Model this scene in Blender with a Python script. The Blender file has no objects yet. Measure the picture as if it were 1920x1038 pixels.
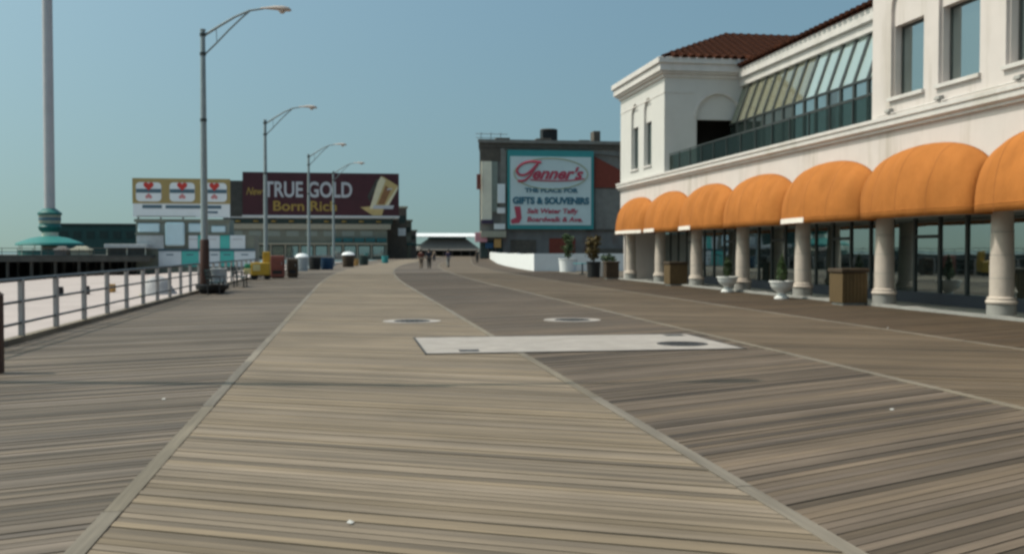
import bpy, bmesh, math, random
from mathutils import Vector, Matrix
from mathutils.geometry import tessellate_polygon
random.seed(7)
R = math.radians
SC = bpy.context.scene
COL = SC.collection

# ------------------------------------------------------------------ camera
cam_d = bpy.data.cameras.new('camera'); cam = bpy.data.objects.new('camera', cam_d); COL.objects.link(cam)
SC.camera = cam
cam_d.sensor_width = 36; cam_d.lens = 35.06; cam_d.clip_start = .1; cam_d.clip_end = 20000
cam.location = (0, 0, 1.6)
YAW = math.atan(305/1870); PITCH = math.atan(49/1870)
cam.rotation_euler = (math.pi/2 - PITCH, 0, -YAW)

# ------------------------------------------------------------------ sky and sun
SUN_EL = R(55.5); SUN_AZ = R(12.5)          # sun stands over the beach (-X), a little ahead of the camera
W = bpy.data.worlds.new('World'); SC.world = W; W.use_nodes = True
nt = W.node_tree; nt.nodes.clear()
sky = nt.nodes.new('ShaderNodeTexSky'); sky.sky_type = 'NISHITA'; sky.sun_disc = False
sky.sun_elevation = SUN_EL; sky.sun_rotation = -(math.pi/2 - SUN_AZ)
sky.altitude = 0; sky.air_density = 1.6; sky.dust_density = 6.0; sky.ozone_density = 1.0
wtc = nt.nodes.new('ShaderNodeTexCoord'); wad = nt.nodes.new('ShaderNodeVectorMath'); wad.operation = 'ADD'; wad.inputs[1].default_value = (0, 0, .15)   # hazy air: the whole sky read a little higher up
wno = nt.nodes.new('ShaderNodeVectorMath'); wno.operation = 'NORMALIZE'
nt.links.new(wtc.outputs['Generated'], wad.inputs[0]); nt.links.new(wad.outputs[0], wno.inputs[0]); nt.links.new(wno.outputs[0], sky.inputs[0])
tint = nt.nodes.new('ShaderNodeMix'); tint.data_type = 'RGBA'; tint.blend_type = 'MULTIPLY'
tint.inputs[0].default_value = 1; tint.inputs[7].default_value = (.755, .988, .995, 1)
bg = nt.nodes.new('ShaderNodeBackground'); bg.inputs[1].default_value = .12
wo = nt.nodes.new('ShaderNodeOutputWorld')
nt.links.new(sky.outputs[0], tint.inputs[6]); nt.links.new(tint.outputs[2], bg.inputs[0]); nt.links.new(bg.outputs[0], wo.inputs[0])
sl = bpy.data.lights.new('sun', 'SUN'); sl.energy = 3.3; sl.angle = R(.5); sl.color = (1, .93, .84)
so = bpy.data.objects.new('sun', sl); COL.objects.link(so)
so.rotation_euler = Vector((math.cos(SUN_EL)*math.cos(SUN_AZ), -math.cos(SUN_EL)*math.sin(SUN_AZ), -math.sin(SUN_EL))).to_track_quat('-Z', 'Y').to_euler()
SC.view_settings.view_transform = 'Standard'; SC.view_settings.look = 'None'
SC.view_settings.exposure = 0; SC.view_settings.gamma = 1
SC.render.engine = 'CYCLES'
SC.cycles.max_bounces = 6; SC.cycles.filter_width = 2.9

# ------------------------------------------------------------------ materials
MATS = {}
def mat(name, col, rough=.65, var=.18, scale=2.0, bump=0.0, bscale=30, metal=0, spec=.4, stretch=(1, 1, 1), rnd=0.0, stain=None, stain_amt=0, stain_scale=.6, trans=0, streak=.35):
    m = bpy.data.materials.new(name); m.use_nodes = True; n = m.node_tree; n.nodes.clear(); L = n.links.new
    out = n.nodes.new('ShaderNodeOutputMaterial'); p = n.nodes.new('ShaderNodeBsdfPrincipled'); L(p.outputs[0], out.inputs[0])
    p.inputs['Roughness'].default_value = rough; p.inputs['Metallic'].default_value = metal; p.inputs['Specular IOR Level'].default_value = spec
    tc = n.nodes.new('ShaderNodeTexCoord'); mp = n.nodes.new('ShaderNodeMapping'); mp.inputs['Scale'].default_value = stretch
    L(tc.outputs['Object'], mp.inputs[0])
    no = n.nodes.new('ShaderNodeTexNoise'); no.inputs['Scale'].default_value = scale; no.inputs['Detail'].default_value = 6; no.inputs['Roughness'].default_value = .62
    L(mp.outputs[0], no.inputs['Vector'])
    mr = n.nodes.new('ShaderNodeMapRange'); mr.inputs[1].default_value = .25; mr.inputs[2].default_value = .75
    mr.inputs[3].default_value = 1-var; mr.inputs[4].default_value = 1+var; L(no.outputs[0], mr.inputs[0])
    val = mr.outputs[0]
    if rnd:
        oi = n.nodes.new('ShaderNodeObjectInfo'); r2 = n.nodes.new('ShaderNodeMapRange'); r2.inputs[3].default_value = 1-rnd; r2.inputs[4].default_value = 1+rnd
        L(oi.outputs['Random'], r2.inputs[0]); mu = n.nodes.new('ShaderNodeMath'); mu.operation = 'MULTIPLY'; L(val, mu.inputs[0]); L(r2.outputs[0], mu.inputs[1]); val = mu.outputs[0]
    vm = n.nodes.new('ShaderNodeVectorMath'); vm.operation = 'SCALE'; vm.inputs[0].default_value = col; L(val, vm.inputs['Scale'])
    cout = vm.outputs[0]
    if stain:
        n2 = n.nodes.new('ShaderNodeTexNoise'); n2.inputs['Scale'].default_value = stain_scale; n2.inputs['Detail'].default_value = 8; n2.inputs['Roughness'].default_value = .7
        m2 = n.nodes.new('ShaderNodeMapping'); m2.inputs['Scale'].default_value = (1, 1, streak); L(tc.outputs['Object'], m2.inputs[0]); L(m2.outputs[0], n2.inputs['Vector'])
        m3 = n.nodes.new('ShaderNodeMapRange'); m3.inputs[1].default_value = .52; m3.inputs[2].default_value = .72; m3.inputs[4].default_value = stain_amt; L(n2.outputs[0], m3.inputs[0])
        mx = n.nodes.new('ShaderNodeMix'); mx.data_type = 'RGBA'; L(m3.outputs[0], mx.inputs[0]); L(cout, mx.inputs[6]); mx.inputs[7].default_value = (*stain, 1); cout = mx.outputs[2]
    L(cout, p.inputs['Base Color'])
    if bump:
        nb = n.nodes.new('ShaderNodeTexNoise'); nb.inputs['Scale'].default_value = bscale; nb.inputs['Detail'].default_value = 4; L(mp.outputs[0], nb.inputs['Vector'])
        b = n.nodes.new('ShaderNodeBump'); b.inputs['Strength'].default_value = bump; b.inputs['Distance'].default_value = .02; L(nb.outputs[0], b.inputs['Height']); L(b.outputs[0], p.inputs['Normal'])
    if trans:
        tr = n.nodes.new('ShaderNodeBsdfTranslucent'); L(cout, tr.inputs[0]); ms = n.nodes.new('ShaderNodeMixShader'); ms.inputs[0].default_value = trans
        L(p.outputs[0], ms.inputs[1]); L(tr.outputs[0], ms.inputs[2]); L(ms.outputs[0], out.inputs[0])
    MATS[name] = m
    return m

def wood(name, col, ang, rnd=.25, dark=.55):
    """weathered plank: grain runs along the plank, each plank its own tone, worn and damp patches across planks"""
    m = bpy.data.materials.new(name); m.use_nodes = True; n = m.node_tree; n.nodes.clear(); L = n.links.new
    N = n.nodes.new
    out = N('ShaderNodeOutputMaterial'); p = N('ShaderNodeBsdfPrincipled'); L(p.outputs[0], out.inputs[0])
    p.inputs['Roughness'].default_value = .72; p.inputs['Specular IOR Level'].default_value = .35
    tc = N('ShaderNodeTexCoord'); oi = N('ShaderNodeObjectInfo'); ge = N('ShaderNodeNewGeometry')
    ad = N('ShaderNodeMath'); ad.operation = 'ADD'; L(oi.outputs['Random'], ad.inputs[0]); L(ge.outputs['Random Per Island'], ad.inputs[1])
    fr = N('ShaderNodeMath'); fr.operation = 'FRACT'; L(ad.outputs[0], fr.inputs[0])
    rot = N('ShaderNodeVectorRotate'); rot.rotation_type = 'Z_AXIS'; rot.inputs['Angle'].default_value = -ang; L(tc.outputs['Object'], rot.inputs['Vector'])
    off = N('ShaderNodeVectorMath'); off.operation = 'SCALE'; off.inputs[0].default_value = (37, 53, 11); L(fr.outputs[0], off.inputs['Scale'])
    a2 = N('ShaderNodeVectorMath'); a2.operation = 'ADD'; L(rot.outputs[0], a2.inputs[0]); L(off.outputs[0], a2.inputs[1])
    mp = N('ShaderNodeMapping'); mp.inputs['Scale'].default_value = (.55, 22, 1); L(a2.outputs[0], mp.inputs[0])
    g = N('ShaderNodeTexNoise'); g.inputs['Scale'].default_value = 1.6; g.inputs['Detail'].default_value = 7; g.inputs['Roughness'].default_value = .65; L(mp.outputs[0], g.inputs['Vector'])
    gr = N('ShaderNodeMapRange'); gr.inputs[1].default_value = .28; gr.inputs[2].default_value = .72; gr.inputs[3].default_value = .72; gr.inputs[4].default_value = 1.26; L(g.outputs[0], gr.inputs[0])
    # blotches along one plank
    mp2 = N('ShaderNodeMapping'); mp2.inputs['Scale'].default_value = (.7, 2.5, 1); L(a2.outputs[0], mp2.inputs[0])
    g2 = N('ShaderNodeTexNoise'); g2.inputs['Scale'].default_value = 1.3; g2.inputs['Detail'].default_value = 5; L(mp2.outputs[0], g2.inputs['Vector'])
    gr2 = N('ShaderNodeMapRange'); gr2.inputs[1].default_value = .3; gr2.inputs[2].default_value = .7; gr2.inputs[3].default_value = .87; gr2.inputs[4].default_value = 1.12; L(g2.outputs[0], gr2.inputs[0])
    # wear over many planks
    g3 = N('ShaderNodeTexNoise'); g3.inputs['Scale'].default_value = .45; g3.inputs['Detail'].default_value = 5; L(ge.outputs['Position'], g3.inputs['Vector'])
    gr3 = N('ShaderNodeMapRange'); gr3.inputs[1].default_value = .3; gr3.inputs[2].default_value = .7; gr3.inputs[3].default_value = .82; gr3.inputs[4].default_value = 1.16; L(g3.outputs[0], gr3.inputs[0])
    rr = N('ShaderNodeValToRGB'); rr.color_ramp.elements[0].color = (dark,)*3+(1,); rr.color_ramp.elements[1].color = (1+rnd,)*3+(1,)
    rr.color_ramp.elements.new(.10).color = (1-rnd,)*3+(1,); rr.color_ramp.elements.new(.55).color = (1.0,)*3+(1,); rr.color_ramp.elements.new(.9).color = (1+rnd*.6,)*3+(1,)
    L(fr.outputs[0], rr.inputs[0])
    v = None
    for o in (gr.outputs[0], gr2.outputs[0], gr3.outputs[0]):
        if v is None: v = o
        else:
            mu = N('ShaderNodeMath'); mu.operation = 'MULTIPLY'; L(v, mu.inputs[0]); L(o, mu.inputs[1]); v = mu.outputs[0]
    s = N('ShaderNodeVectorMath'); s.operation = 'SCALE'; s.inputs[0].default_value = col; L(v, s.inputs['Scale'])
    mm = N('ShaderNodeVectorMath'); mm.operation = 'MULTIPLY'; L(s.outputs[0], mm.inputs[0]); L(rr.outputs[0], mm.inputs[1])
    # warm / cool drift between planks
    hs = N('ShaderNodeMix'); hs.data_type = 'RGBA'; hs.blend_type = 'MULTIPLY'; L(mm.outputs[0], hs.inputs[6]); hs.inputs[7].default_value = (1.04, 1.0, .89, 1)
    f2 = N('ShaderNodeMath'); f2.operation = 'MULTIPLY'; f2.inputs[1].default_value = 7.31; L(fr.outputs[0], f2.inputs[0]); f3 = N('ShaderNodeMath'); f3.operation = 'FRACT'; L(f2.outputs[0], f3.inputs[0]); L(f3.outputs[0], hs.inputs[0])
    L(hs.outputs[2], p.inputs['Base Color'])
    b = N('ShaderNodeBump'); b.inputs['Strength'].default_value = .35; b.inputs['Distance'].default_value = .006; L(g.outputs[0], b.inputs['Height']); L(b.outputs[0], p.inputs['Normal'])
    MATS[name] = m; return m

def glass(name, tint, refl=.25, rough=.03, dens=.5, dcol=(.05, .07, .065), top=1):
    m = bpy.data.materials.new(name); m.use_nodes = True; n = m.node_tree; n.nodes.clear(); L = n.links.new; N = n.nodes.new
    out = N('ShaderNodeOutputMaterial'); t = N('ShaderNodeBsdfTransparent'); t.inputs[0].default_value = (*tint, 1)
    g = N('ShaderNodeBsdfGlossy'); g.inputs['Roughness'].default_value = rough; g.inputs[0].default_value = (.85, .95, .95, 1)
    d = N('ShaderNodeBsdfDiffuse'); d.inputs[0].default_value = (*dcol, 1)
    mi = N('ShaderNodeMixShader'); mi.inputs[0].default_value = dens; L(t.outputs[0], mi.inputs[1]); L(d.outputs[0], mi.inputs[2])
    fr = N('ShaderNodeFresnel'); fr.inputs[0].default_value = 1.5
    mr = N('ShaderNodeMapRange'); mr.inputs[1].default_value = 0; mr.inputs[2].default_value = 1; mr.inputs[3].default_value = refl; mr.inputs[4].default_value = top; L(fr.outputs[0], mr.inputs[0])
    no = N('ShaderNodeTexNoise'); no.inputs['Scale'].default_value = .8; bp = N('ShaderNodeBump'); bp.inputs['Strength'].default_value = .04; bp.inputs['Distance'].default_value = .05
    tc = N('ShaderNodeTexCoord'); L(tc.outputs['Object'], no.inputs['Vector']); L(no.outputs[0], bp.inputs['Height']); L(bp.outputs[0], g.inputs['Normal'])
    m2 = N('ShaderNodeMixShader'); L(mr.outputs[0], m2.inputs[0]); L(mi.outputs[0], m2.inputs[1]); L(g.outputs[0], m2.inputs[2]); L(m2.outputs[0], out.inputs[0])
    MATS[name] = m; return m

mat('stucco', (.585, .52, .488), .85, .05, 1.2, .15, 60, stain=(.36, .31, .25), stain_amt=.7, stain_scale=.9, streak=.12)
mat('stucco_tower', (.56, .535, .505), .85, .04, 1.5, .1, 60, stain=(.48, .46, .41), stain_amt=.25, stain_scale=.4)
mat('trim', (.58, .54, .51), .8, .10, 2, .1, 50, stain=(.40, .36, .29), stain_amt=.5, stain_scale=.8)
mat('column', (.50, .425, .365), .8, .09, 3, .2, 40, stain=(.42, .37, .31), stain_amt=.45, stain_scale=1.4)
mat('dark_base', (.035, .04, .055), .5, .2, 3)
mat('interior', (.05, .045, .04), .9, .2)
mat('frame', (.035, .04, .038), .45, .15)
mat('tile', (.042, .013, .006), .9, .35, 5, .3, 25, rnd=.25, spec=.1)
mat('orange', (.44, .156, .036), .85, .17, .8, .6, 5, spec=.15, trans=.12, stain=(.27, .088, .017), stain_amt=.4, stain_scale=1.2)
mat('orange_seam', (.27, .09, .02), .85, .1)
mat('valance_white', (.78, .70, .62), .8, .08, 4)
mat('tower_green', (.015, .12, .11), .5, .15, 1)
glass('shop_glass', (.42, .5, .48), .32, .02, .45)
glass('win_glass', (.25, .3, .3), .42, .04, .6)
glass('slope_glass', (.75, .85, .80), .22, .08, .75, (.42, .50, .46))
glass('slope_glass_tan_refl', (.75, .8, .7), .15, .08, .75, (.25, .24, .165))  # tan diffuse stands in for a reflection in the far panes
glass('rail_glass', (.50, .55, .52), .01, .08, .12, (.03, .04, .035), .12)
mat('concrete', (.31, .275, .25), .85, .2, 2.5, .2, 40, stain=(.25, .22, .19), stain_amt=.6, stain_scale=.5)
mat('concrete_grey', (.28, .27, .25), .85, .15, 2.5, .2, 40)
mat('iron', (.035, .033, .033), .6, .25, 8, .3, 60, metal=.2)
mat('mast_pale', (.46, .43, .44), .6, .1, .3)
mat('galv', (.25, .285, .29), .45, .12, 4, metal=.35)
mat('rail_metal', (.07, .075, .08), .5, .2, 6, metal=.3)
mat('post_grey', (.36, .335, .32), .75, .12, 5, .15, 40)
mat('brown_wood', (.06, .026, .018), .7, .2, 6)
mat('lamp_head', (.42, .36, .32), .5, .1)
mat('lens', (.45, .38, .33), .25, .05, spec=.6)
mat('cabinet', (.115, .072, .03), .7, .22, 4, stretch=(6, 6, 1))
mat('cabinet_dark', (.055, .035, .02), .7, .2, 4)
mat('urn', (.68, .66, .63), .6, .08, 4, stain=(.5, .48, .44), stain_amt=.35)
mat('soil', (.03, .022, .015), .9)
mat('leaf', (.045, .075, .022), .6, .35, 9, rnd=.2)
mat('leaf_brown', (.11, .075, .02), .7, .35, 9, rnd=.2)
mat('bark', (.06, .045, .03), .9, .2)
mat('white_paint', (.74, .74, .74), .7, .05, 1.5, stain=(.6, .6, .58), stain_amt=.3)
mat('sand', (.40, .335, .315), .95, .10, .35, .5, 3, stain=(.31, .26, .235), stain_amt=.6, stain_scale=.12)
mat('sea', (.05, .11, .12), .12, .2, .05, .6, .8, spec=.5)
mat('ground', (.12, .10, .08), .9, .15, .3)
mat('paving', (.11, .085, .06), .85, .15, .8)
mat('black', (.012, .012, .013), .6, .2)
mat('bench_green', (.02, .045, .04), .55, .2, 5)
mat('yellow', (.42, .25, .02), .55, .12, 3)
mat('cart_cream', (.52, .45, .22), .6, .1)
mat('red_brown', (.19, .055, .04), .6, .18, 3)
mat('green', (.03, .22, .12), .6, .1)
mat('blue', (.012, .055, .12), .5, .15)
mat('bin_grey', (.40, .42, .43), .6, .12)
mat('pier_dark', (.055, .055, .05), .85, .3, 1)
mat('hall_green', (.03, .075, .07), .75, .12, .6)
mat('teal', (.015, .17, .155), .5, .06, 1)
mat('aqua', (.07, .42, .38), .5, .06, 1)
mat('panel_white', (.58, .63, .66), .6, .05, 1)
mat('panel_blue', (.50, .66, .72), .6, .05, 1)
mat('sign_white', (.70, .74, .76), .6, .04, 1)
mat('gold_yellow', (.34, .255, .10), .6, .1, 1)
mat('heart_red', (.50, .04, .03), .5, .05)
mat('heart_pink', (.55, .22, .22), .5, .05)
mat('sign_blue', (.07, .13, .17), .6, .1)
mat('maroon', (.055, .012, .018), .5, .15, .4)
mat('silver_letter', (.46, .47, .50), .5, .06)
mat('gold_letter', (.33, .22, .05), .5, .1)
mat('pack_gold', (.50, .37, .16), .45, .12, 1)
mat('pack_light', (.66, .60, .42), .45, .08, 1)
mat('pack_brown', (.25, .12, .05), .5, .12)
mat('olive_wall', (.17, .18, .145), .85, .12, .5)
mat('cream_band', (.34, .32, .25), .8, .1)
mat('shop_dark', (.02, .04, .036), .5, .3)
mat('awning_teal', (.015, .10, .11), .7, .15)
mat('brick_dark', (.10, .085, .07), .9, .25, 1.2, .3, 14, stain=(.05, .04, .035), stain_amt=.6, stain_scale=.3)
mat('brick_grey', (.20, .19, .175), .9, .18, .8, .3, 14, stain=(.10, .085, .075), stain_amt=.7, stain_scale=.22)
mat('brick_lower', (.16, .155, .15), .9, .25, .5, .2, 10, stain=(.13, .065, .05), stain_amt=.8, stain_scale=.25)
mat('red_roof', (.19, .04, .025), .8, .2, 2)
mat('board_teal', (.04, .26, .27), .6, .08, 1)
mat('board_pale', (.56, .66, .67), .6, .05, .6)
mat('script_red', (.45, .06, .10), .5, .06)
mat('board_navy', (.04, .14, .20), .6, .08)
mat('olive_line', (.36, .37, .22), .6, .08)
mat('cream_panel', (.74, .69, .56), .7, .08, .8)
mat('greygreen', (.22, .25, .22), .8, .1)
mat('pav_roof', (.72, .72, .72), .6, .05)
mat('pav_brown', (.15, .135, .12), .85, .15)
mat('pink', (.55, .25, .28), .6, .1)
mat('sign_orange', (.45, .25, .08), .6, .1)
mat('skin', (.45, .28, .2), .6, .05); mat('hair', (.03, .02, .015), .6, .1)
mat('cloth_red', (.12, .035, .025), .8, .1); mat('cloth_navy', (.015, .018, .03), .8, .1); mat('cloth_tan', (.20, .15, .11), .8, .1)
mat('cloth_purple', (.05, .035, .07), .8, .1); mat('cloth_grey', (.22, .21, .2), .8, .1); mat('cloth_dark', (.035, .033, .03), .8, .1)
mat('tarp', (.34, .33, .33), .8, .15, 3, .5, 6)
mat('paper', (.48, .46, .43), .8, .05)
A_L, A_M, A_R, A_4, A_5 = R(20), R(-26), R(24), R(-24), R(20)  # lane tones below also hold how differently each plank direction reflects light
wood('wood_left', (.128, .100, .079), A_L, .40, .45)
wood('wood_pale', (.194, .150, .109), A_M, .20, .58)
wood('wood_grey', (.110, .0815, .061), A_R, .44, .42)
wood('wood_olive', (.118, .085, .057), A_4, .22, .6)
wood('wood_brown', (.074, .049, .030), A_5, .18, .65)
wood('wood_edge', (.168, .142, .114), math.pi/2, .10, .85)

# ------------------------------------------------------------------ mesh helpers
def tag(o, label=None, cat=None, group=None, kind=None):
    if label: o['label'] = label
    if cat: o['category'] = cat
    if group: o['group'] = group
    if kind: o['kind'] = kind
    return o
KS = 1.0
def XF(p): return tuple(p)
def thing(name, label, cat, loc=(0, 0, 0), group=None, rz=0):
    loc = XF(loc)
    o = bpy.data.objects.new(name, None); COL.objects.link(o); o.location = loc; o.rotation_euler = (0, 0, rz)
    o.empty_display_size = .2
    return tag(o, label, cat, group)
def root_loc(o):
    v = Vector((0, 0, 0))
    while o is not None:
        v = v + Vector(o.location); o = o.parent
    return v
def link(name, mesh, parent=None):
    o = bpy.data.objects.new(name, mesh); COL.objects.link(o)
    if parent is not None: o.parent = parent
    return o
class MB:
    """collects geometry in world (or thing-local) coordinates and links it as one mesh object"""
    def __init__(s): s.v = []; s.f = []
    def add(s, vs, fs):
        b = len(s.v); s.v += [tuple(x) for x in vs]; s.f += [tuple(b+i for i in q) for q in fs]; return s
    def box(s, x0, x1, y0, y1, z0, z1):
        return s.add([(x0, y0, z0), (x1, y0, z0), (x1, y1, z0), (x0, y1, z0), (x0, y0, z1), (x1, y0, z1), (x1, y1, z1), (x0, y1, z1)],
                     [(0, 3, 2, 1), (4, 5, 6, 7), (0, 1, 5, 4), (1, 2, 6, 5), (2, 3, 7, 6), (3, 0, 4, 7)])
    def hexa(s, lo, hi):            # two quads, bottom and top, any shape
        return s.add(list(lo)+list(hi), [(0, 3, 2, 1), (4, 5, 6, 7), (0, 1, 5, 4), (1, 2, 6, 5), (2, 3, 7, 6), (3, 0, 4, 7)])
    def prism(s, loop, d):          # planar loop pushed along vector d
        n = len(loop); d = Vector(d); top = [Vector(p)+d for p in loop]
        fs = [tuple(reversed(range(n))), tuple(range(n, 2*n))]+[(i, (i+1) % n, n+(i+1) % n, n+i) for i in range(n)]
        return s.add(list(loop)+top, fs)
    def tube(s, pts, rad, n=8, cap=True):
        pts = [Vector(p) for p in pts]; rs = rad if isinstance(rad, (list, tuple)) else [rad]*len(pts)
        rings = []; up = None
        for i, p in enumerate(pts):
            t = (pts[min(i+1, len(pts)-1)]-pts[max(i-1, 0)]).normalized()
            if up is None: up = Vector((0, 0, 1)) if abs(t.z) < .9 else Vector((1, 0, 0))
            a = t.cross(up).normalized(); b = a.cross(t).normalized(); up = b
            rings.append([p+(a*math.cos(k*2*math.pi/n)+b*math.sin(k*2*math.pi/n))*rs[i] for k in range(n)])
        vs = [q for r in rings for q in r]
        fs = [(i*n+k, i*n+(k+1) % n, (i+1)*n+(k+1) % n, (i+1)*n+k) for i in range(len(rings)-1) for k in range(n)]
        if cap: fs += [tuple(reversed(range(n))), tuple(range((len(rings)-1)*n, len(rings)*n))]
        return s.add(vs, fs)
    def lathe(s, prof, c=(0, 0, 0), n=16):
        vs = [(c[0]+r*math.cos(k*2*math.pi/n), c[1]+r*math.sin(k*2*math.pi/n), c[2]+z) for r, z in prof for k in range(n)]
        m = len(prof)
        fs = [(i*n+k, i*n+(k+1) % n, (i+1)*n+(k+1) % n, (i+1)*n+k) for i in range(m-1) for k in range(n)]
        if prof[0][0] > .001: fs.append(tuple(reversed(range(n))))
        if prof[-1][0] > .001: fs.append(tuple(range((m-1)*n, m*n)))
        return s.add(vs, fs)
    def holed(s, outer, holes, dep, fn):
        """flat slab with holes; fn(u, v, d) -> xyz, d runs from 0 to dep"""
        loops = [outer]+holes
        tri = tessellate_polygon([[Vector((u, v, 0)) for u, v in l] for l in loops]); flat = [p for l in loops for p in l]; n = len(flat)
        vs = [fn(u, v, 0) for u, v in flat]+[fn(u, v, dep) for u, v in flat]
        fs = [tuple(t) for t in tri]+[tuple(n+i for i in reversed(t)) for t in tri]
        b = 0
        for l in loops:
            k = len(l); fs += [(b+i, b+(i+1) % k, n+b+(i+1) % k, n+b+i) for i in range(k)]; b += k
        return s.add(vs, fs)
    def build(s, name, m, parent=None, smooth=False, bevel=0, kind=None):
        me = bpy.data.meshes.new(name); o3 = root_loc(parent) if parent is not None else Vector((0, 0, 0))
        me.from_pydata([(x-o3.x, y-o3.y, z-o3.z) for x, y, z in (XF(q) for q in s.v)], [], s.f)
        bm = bmesh.new(); bm.from_mesh(me); bmesh.ops.recalc_face_normals(bm, faces=bm.faces)
        if bevel: bmesh.ops.bevel(bm, geom=[e for e in bm.edges if len(e.link_faces) == 2 and e.calc_face_angle(0) > .6], offset=bevel, segments=1, affect='EDGES', clamp_overlap=True)
        bm.to_mesh(me); bm.free()
        if m: me.materials.append(MATS[m])
        if smooth:
            for p in me.polygons: p.use_smooth = True
            if smooth != 'all':
                try: me.set_sharp_from_angle(angle=R(40))
                except Exception: pass
        o = link(name, me, parent)
        if kind: o['kind'] = kind
        return o
def B(*a): return MB().box(*a)
def copy_tree(o, parent=None, loc=None, rz=None):
    c = o.copy(); COL.objects.link(c); c.parent = parent
    if loc is not None: c.location = loc
    if rz is not None: c.rotation_euler = (0, 0, rz)
    for ch in list(o.children): copy_tree(ch, c)
    return c
def text_mesh(body, size, shear=0, bold=0, spacing=1.0, extrude=.03, width=None):
    """letters standing in the XZ plane, facing -Y, starting at the origin"""
    cu = bpy.data.curves.new('t', 'FONT'); cu.body = body; cu.size = size; cu.shear = shear; cu.offset = bold; cu.space_character = spacing; cu.extrude = extrude; cu.resolution_u = 4
    ob = bpy.data.objects.new('t', cu); COL.objects.link(ob)
    bpy.context.view_layer.update()
    me = bpy.data.meshes.new_from_object(ob.evaluated_get(bpy.context.evaluated_depsgraph_get()))
    bpy.data.objects.remove(ob); bpy.data.curves.remove(cu)
    xs = [v.co.x for v in me.vertices]; x0, x1 = min(xs), max(xs); k = (width/(x1-x0)) if width else 1
    for v in me.vertices: v.co = Vector(((v.co.x-x0)*k, -v.co.z, v.co.y))
    return me
def lettering(name, body, loc, m, parent, size, **kw):
    """each word is a part of its own"""
    k = KS
    for key in ('bold', 'width', 'extrude'):
        if key in kw: kw[key] = kw[key]*k
    me = text_mesh(body, size*k, **kw); words = body.split(' ')
    bm = bmesh.new(); bm.from_mesh(me); bm.verts.ensure_lookup_table(); seen = set(); isl = []
    for v in bm.verts:
        if v.index in seen: continue
        st = [v]; seen.add(v.index); comp = []
        while st:
            q = st.pop(); comp.append(q.index)
            for e in q.link_edges:
                w = e.other_vert(q)
                if w.index not in seen: seen.add(w.index); st.append(w)
        xs = [bm.verts[i].co.x for i in comp]; isl.append((min(xs), max(xs), comp))
    isl.sort(key=lambda t: t[0]); gaps = []; mx = isl[0][1]
    for a, t in enumerate(isl[1:], 1):
        gaps.append((t[0]-mx, a)); mx = max(mx, t[1])
    cuts = sorted(a for g, a in sorted(gaps, reverse=True)[:len(words)-1])+[len(isl)]; a0 = 0
    L = Vector(XF(loc))-root_loc(parent)
    for a1 in cuts:
        ids = {i for t in isl[a0:a1] for i in t[2]}; a0 = a1
        mp = {}; vs = []; fs = []
        for f in bm.faces:
            if f.verts[0].index in ids:
                for v in f.verts:
                    if v.index not in mp: mp[v.index] = len(vs); vs.append(tuple(v.co))
                fs.append([mp[v.index] for v in f.verts])
        m2 = bpy.data.meshes.new(name); m2.from_pydata(vs, [], fs); m2.materials.append(MATS[m]); o = link(name, m2, parent); o.location = L
    bm.free(); bpy.data.meshes.remove(me)
def arch(u0, u1, v0, vs, seg=14):     # opening: jambs from v0 up to vs, then a round head
    c = (u0+u1)/2; r = (u1-u0)/2
    return [(u0, v0), (u1, v0)]+[(c+r*math.cos(k*math.pi/seg), vs+r*math.sin(k*math.pi/seg)) for k in range(seg+1)]
def rect(u0, u1, v0, v1): return [(u0, v0), (u1, v0), (u1, v1), (u0, v1)]

# ------------------------------------------------------------------ the run of the boardwalk (it bends right, away from the beach)
def bend(y):
    if y < 45: return 0
    if y < 130: return .0007*(y-45)**2
    return 5.06+.119*(y-130)

# ------------------------------------------------------------------ beach, sea, land
def sheet(name, m, xs, ys, zf, bent=False):
    mb = MB(); vs = [(x+(bend(y) if bent else 0), y, zf(x, y)) for y in ys for x in xs]; n = len(xs)
    mb.add(vs, [(j*n+i, j*n+i+1, (j+1)*n+i+1, (j+1)*n+i) for j in range(len(ys)-1) for i in range(n-1)])
    o = mb.build(name, m, smooth=True); o['kind'] = 'structure'; return o
def sand_z(x, y):
    d = -5.7-x
    return -.85-max(0, d-4)*.034+.07*math.sin(x*.55+y*.21)+.05*math.sin(y*.37-x*.13) - (.35 if d < .5 else 0)
sheet('beach', 'sand', [-5.7+.0-1.2*i for i in range(60)][::-1], [-30+2.5*i for i in range(120)], sand_z, bent=True)
sheet('sea', 'sea', [-9000, -2000, -500, -80, 0, 80], [-3000, -500, 0, 500, 2000, 12000], lambda x, y: -2.45)
sheet('land', 'ground', [-5.68, 30, 120, 600, 6000], [-60, 45, 70, 95, 130, 300, 900, 9000], lambda x, y: -.16, bent=True)
sheet('paving', 'paving', [15.0, 30, 60], [54.7, 62, 70, 80, 90, 100, 112, 130, 200, 300], lambda x, y: -.012, bent=True)

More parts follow.
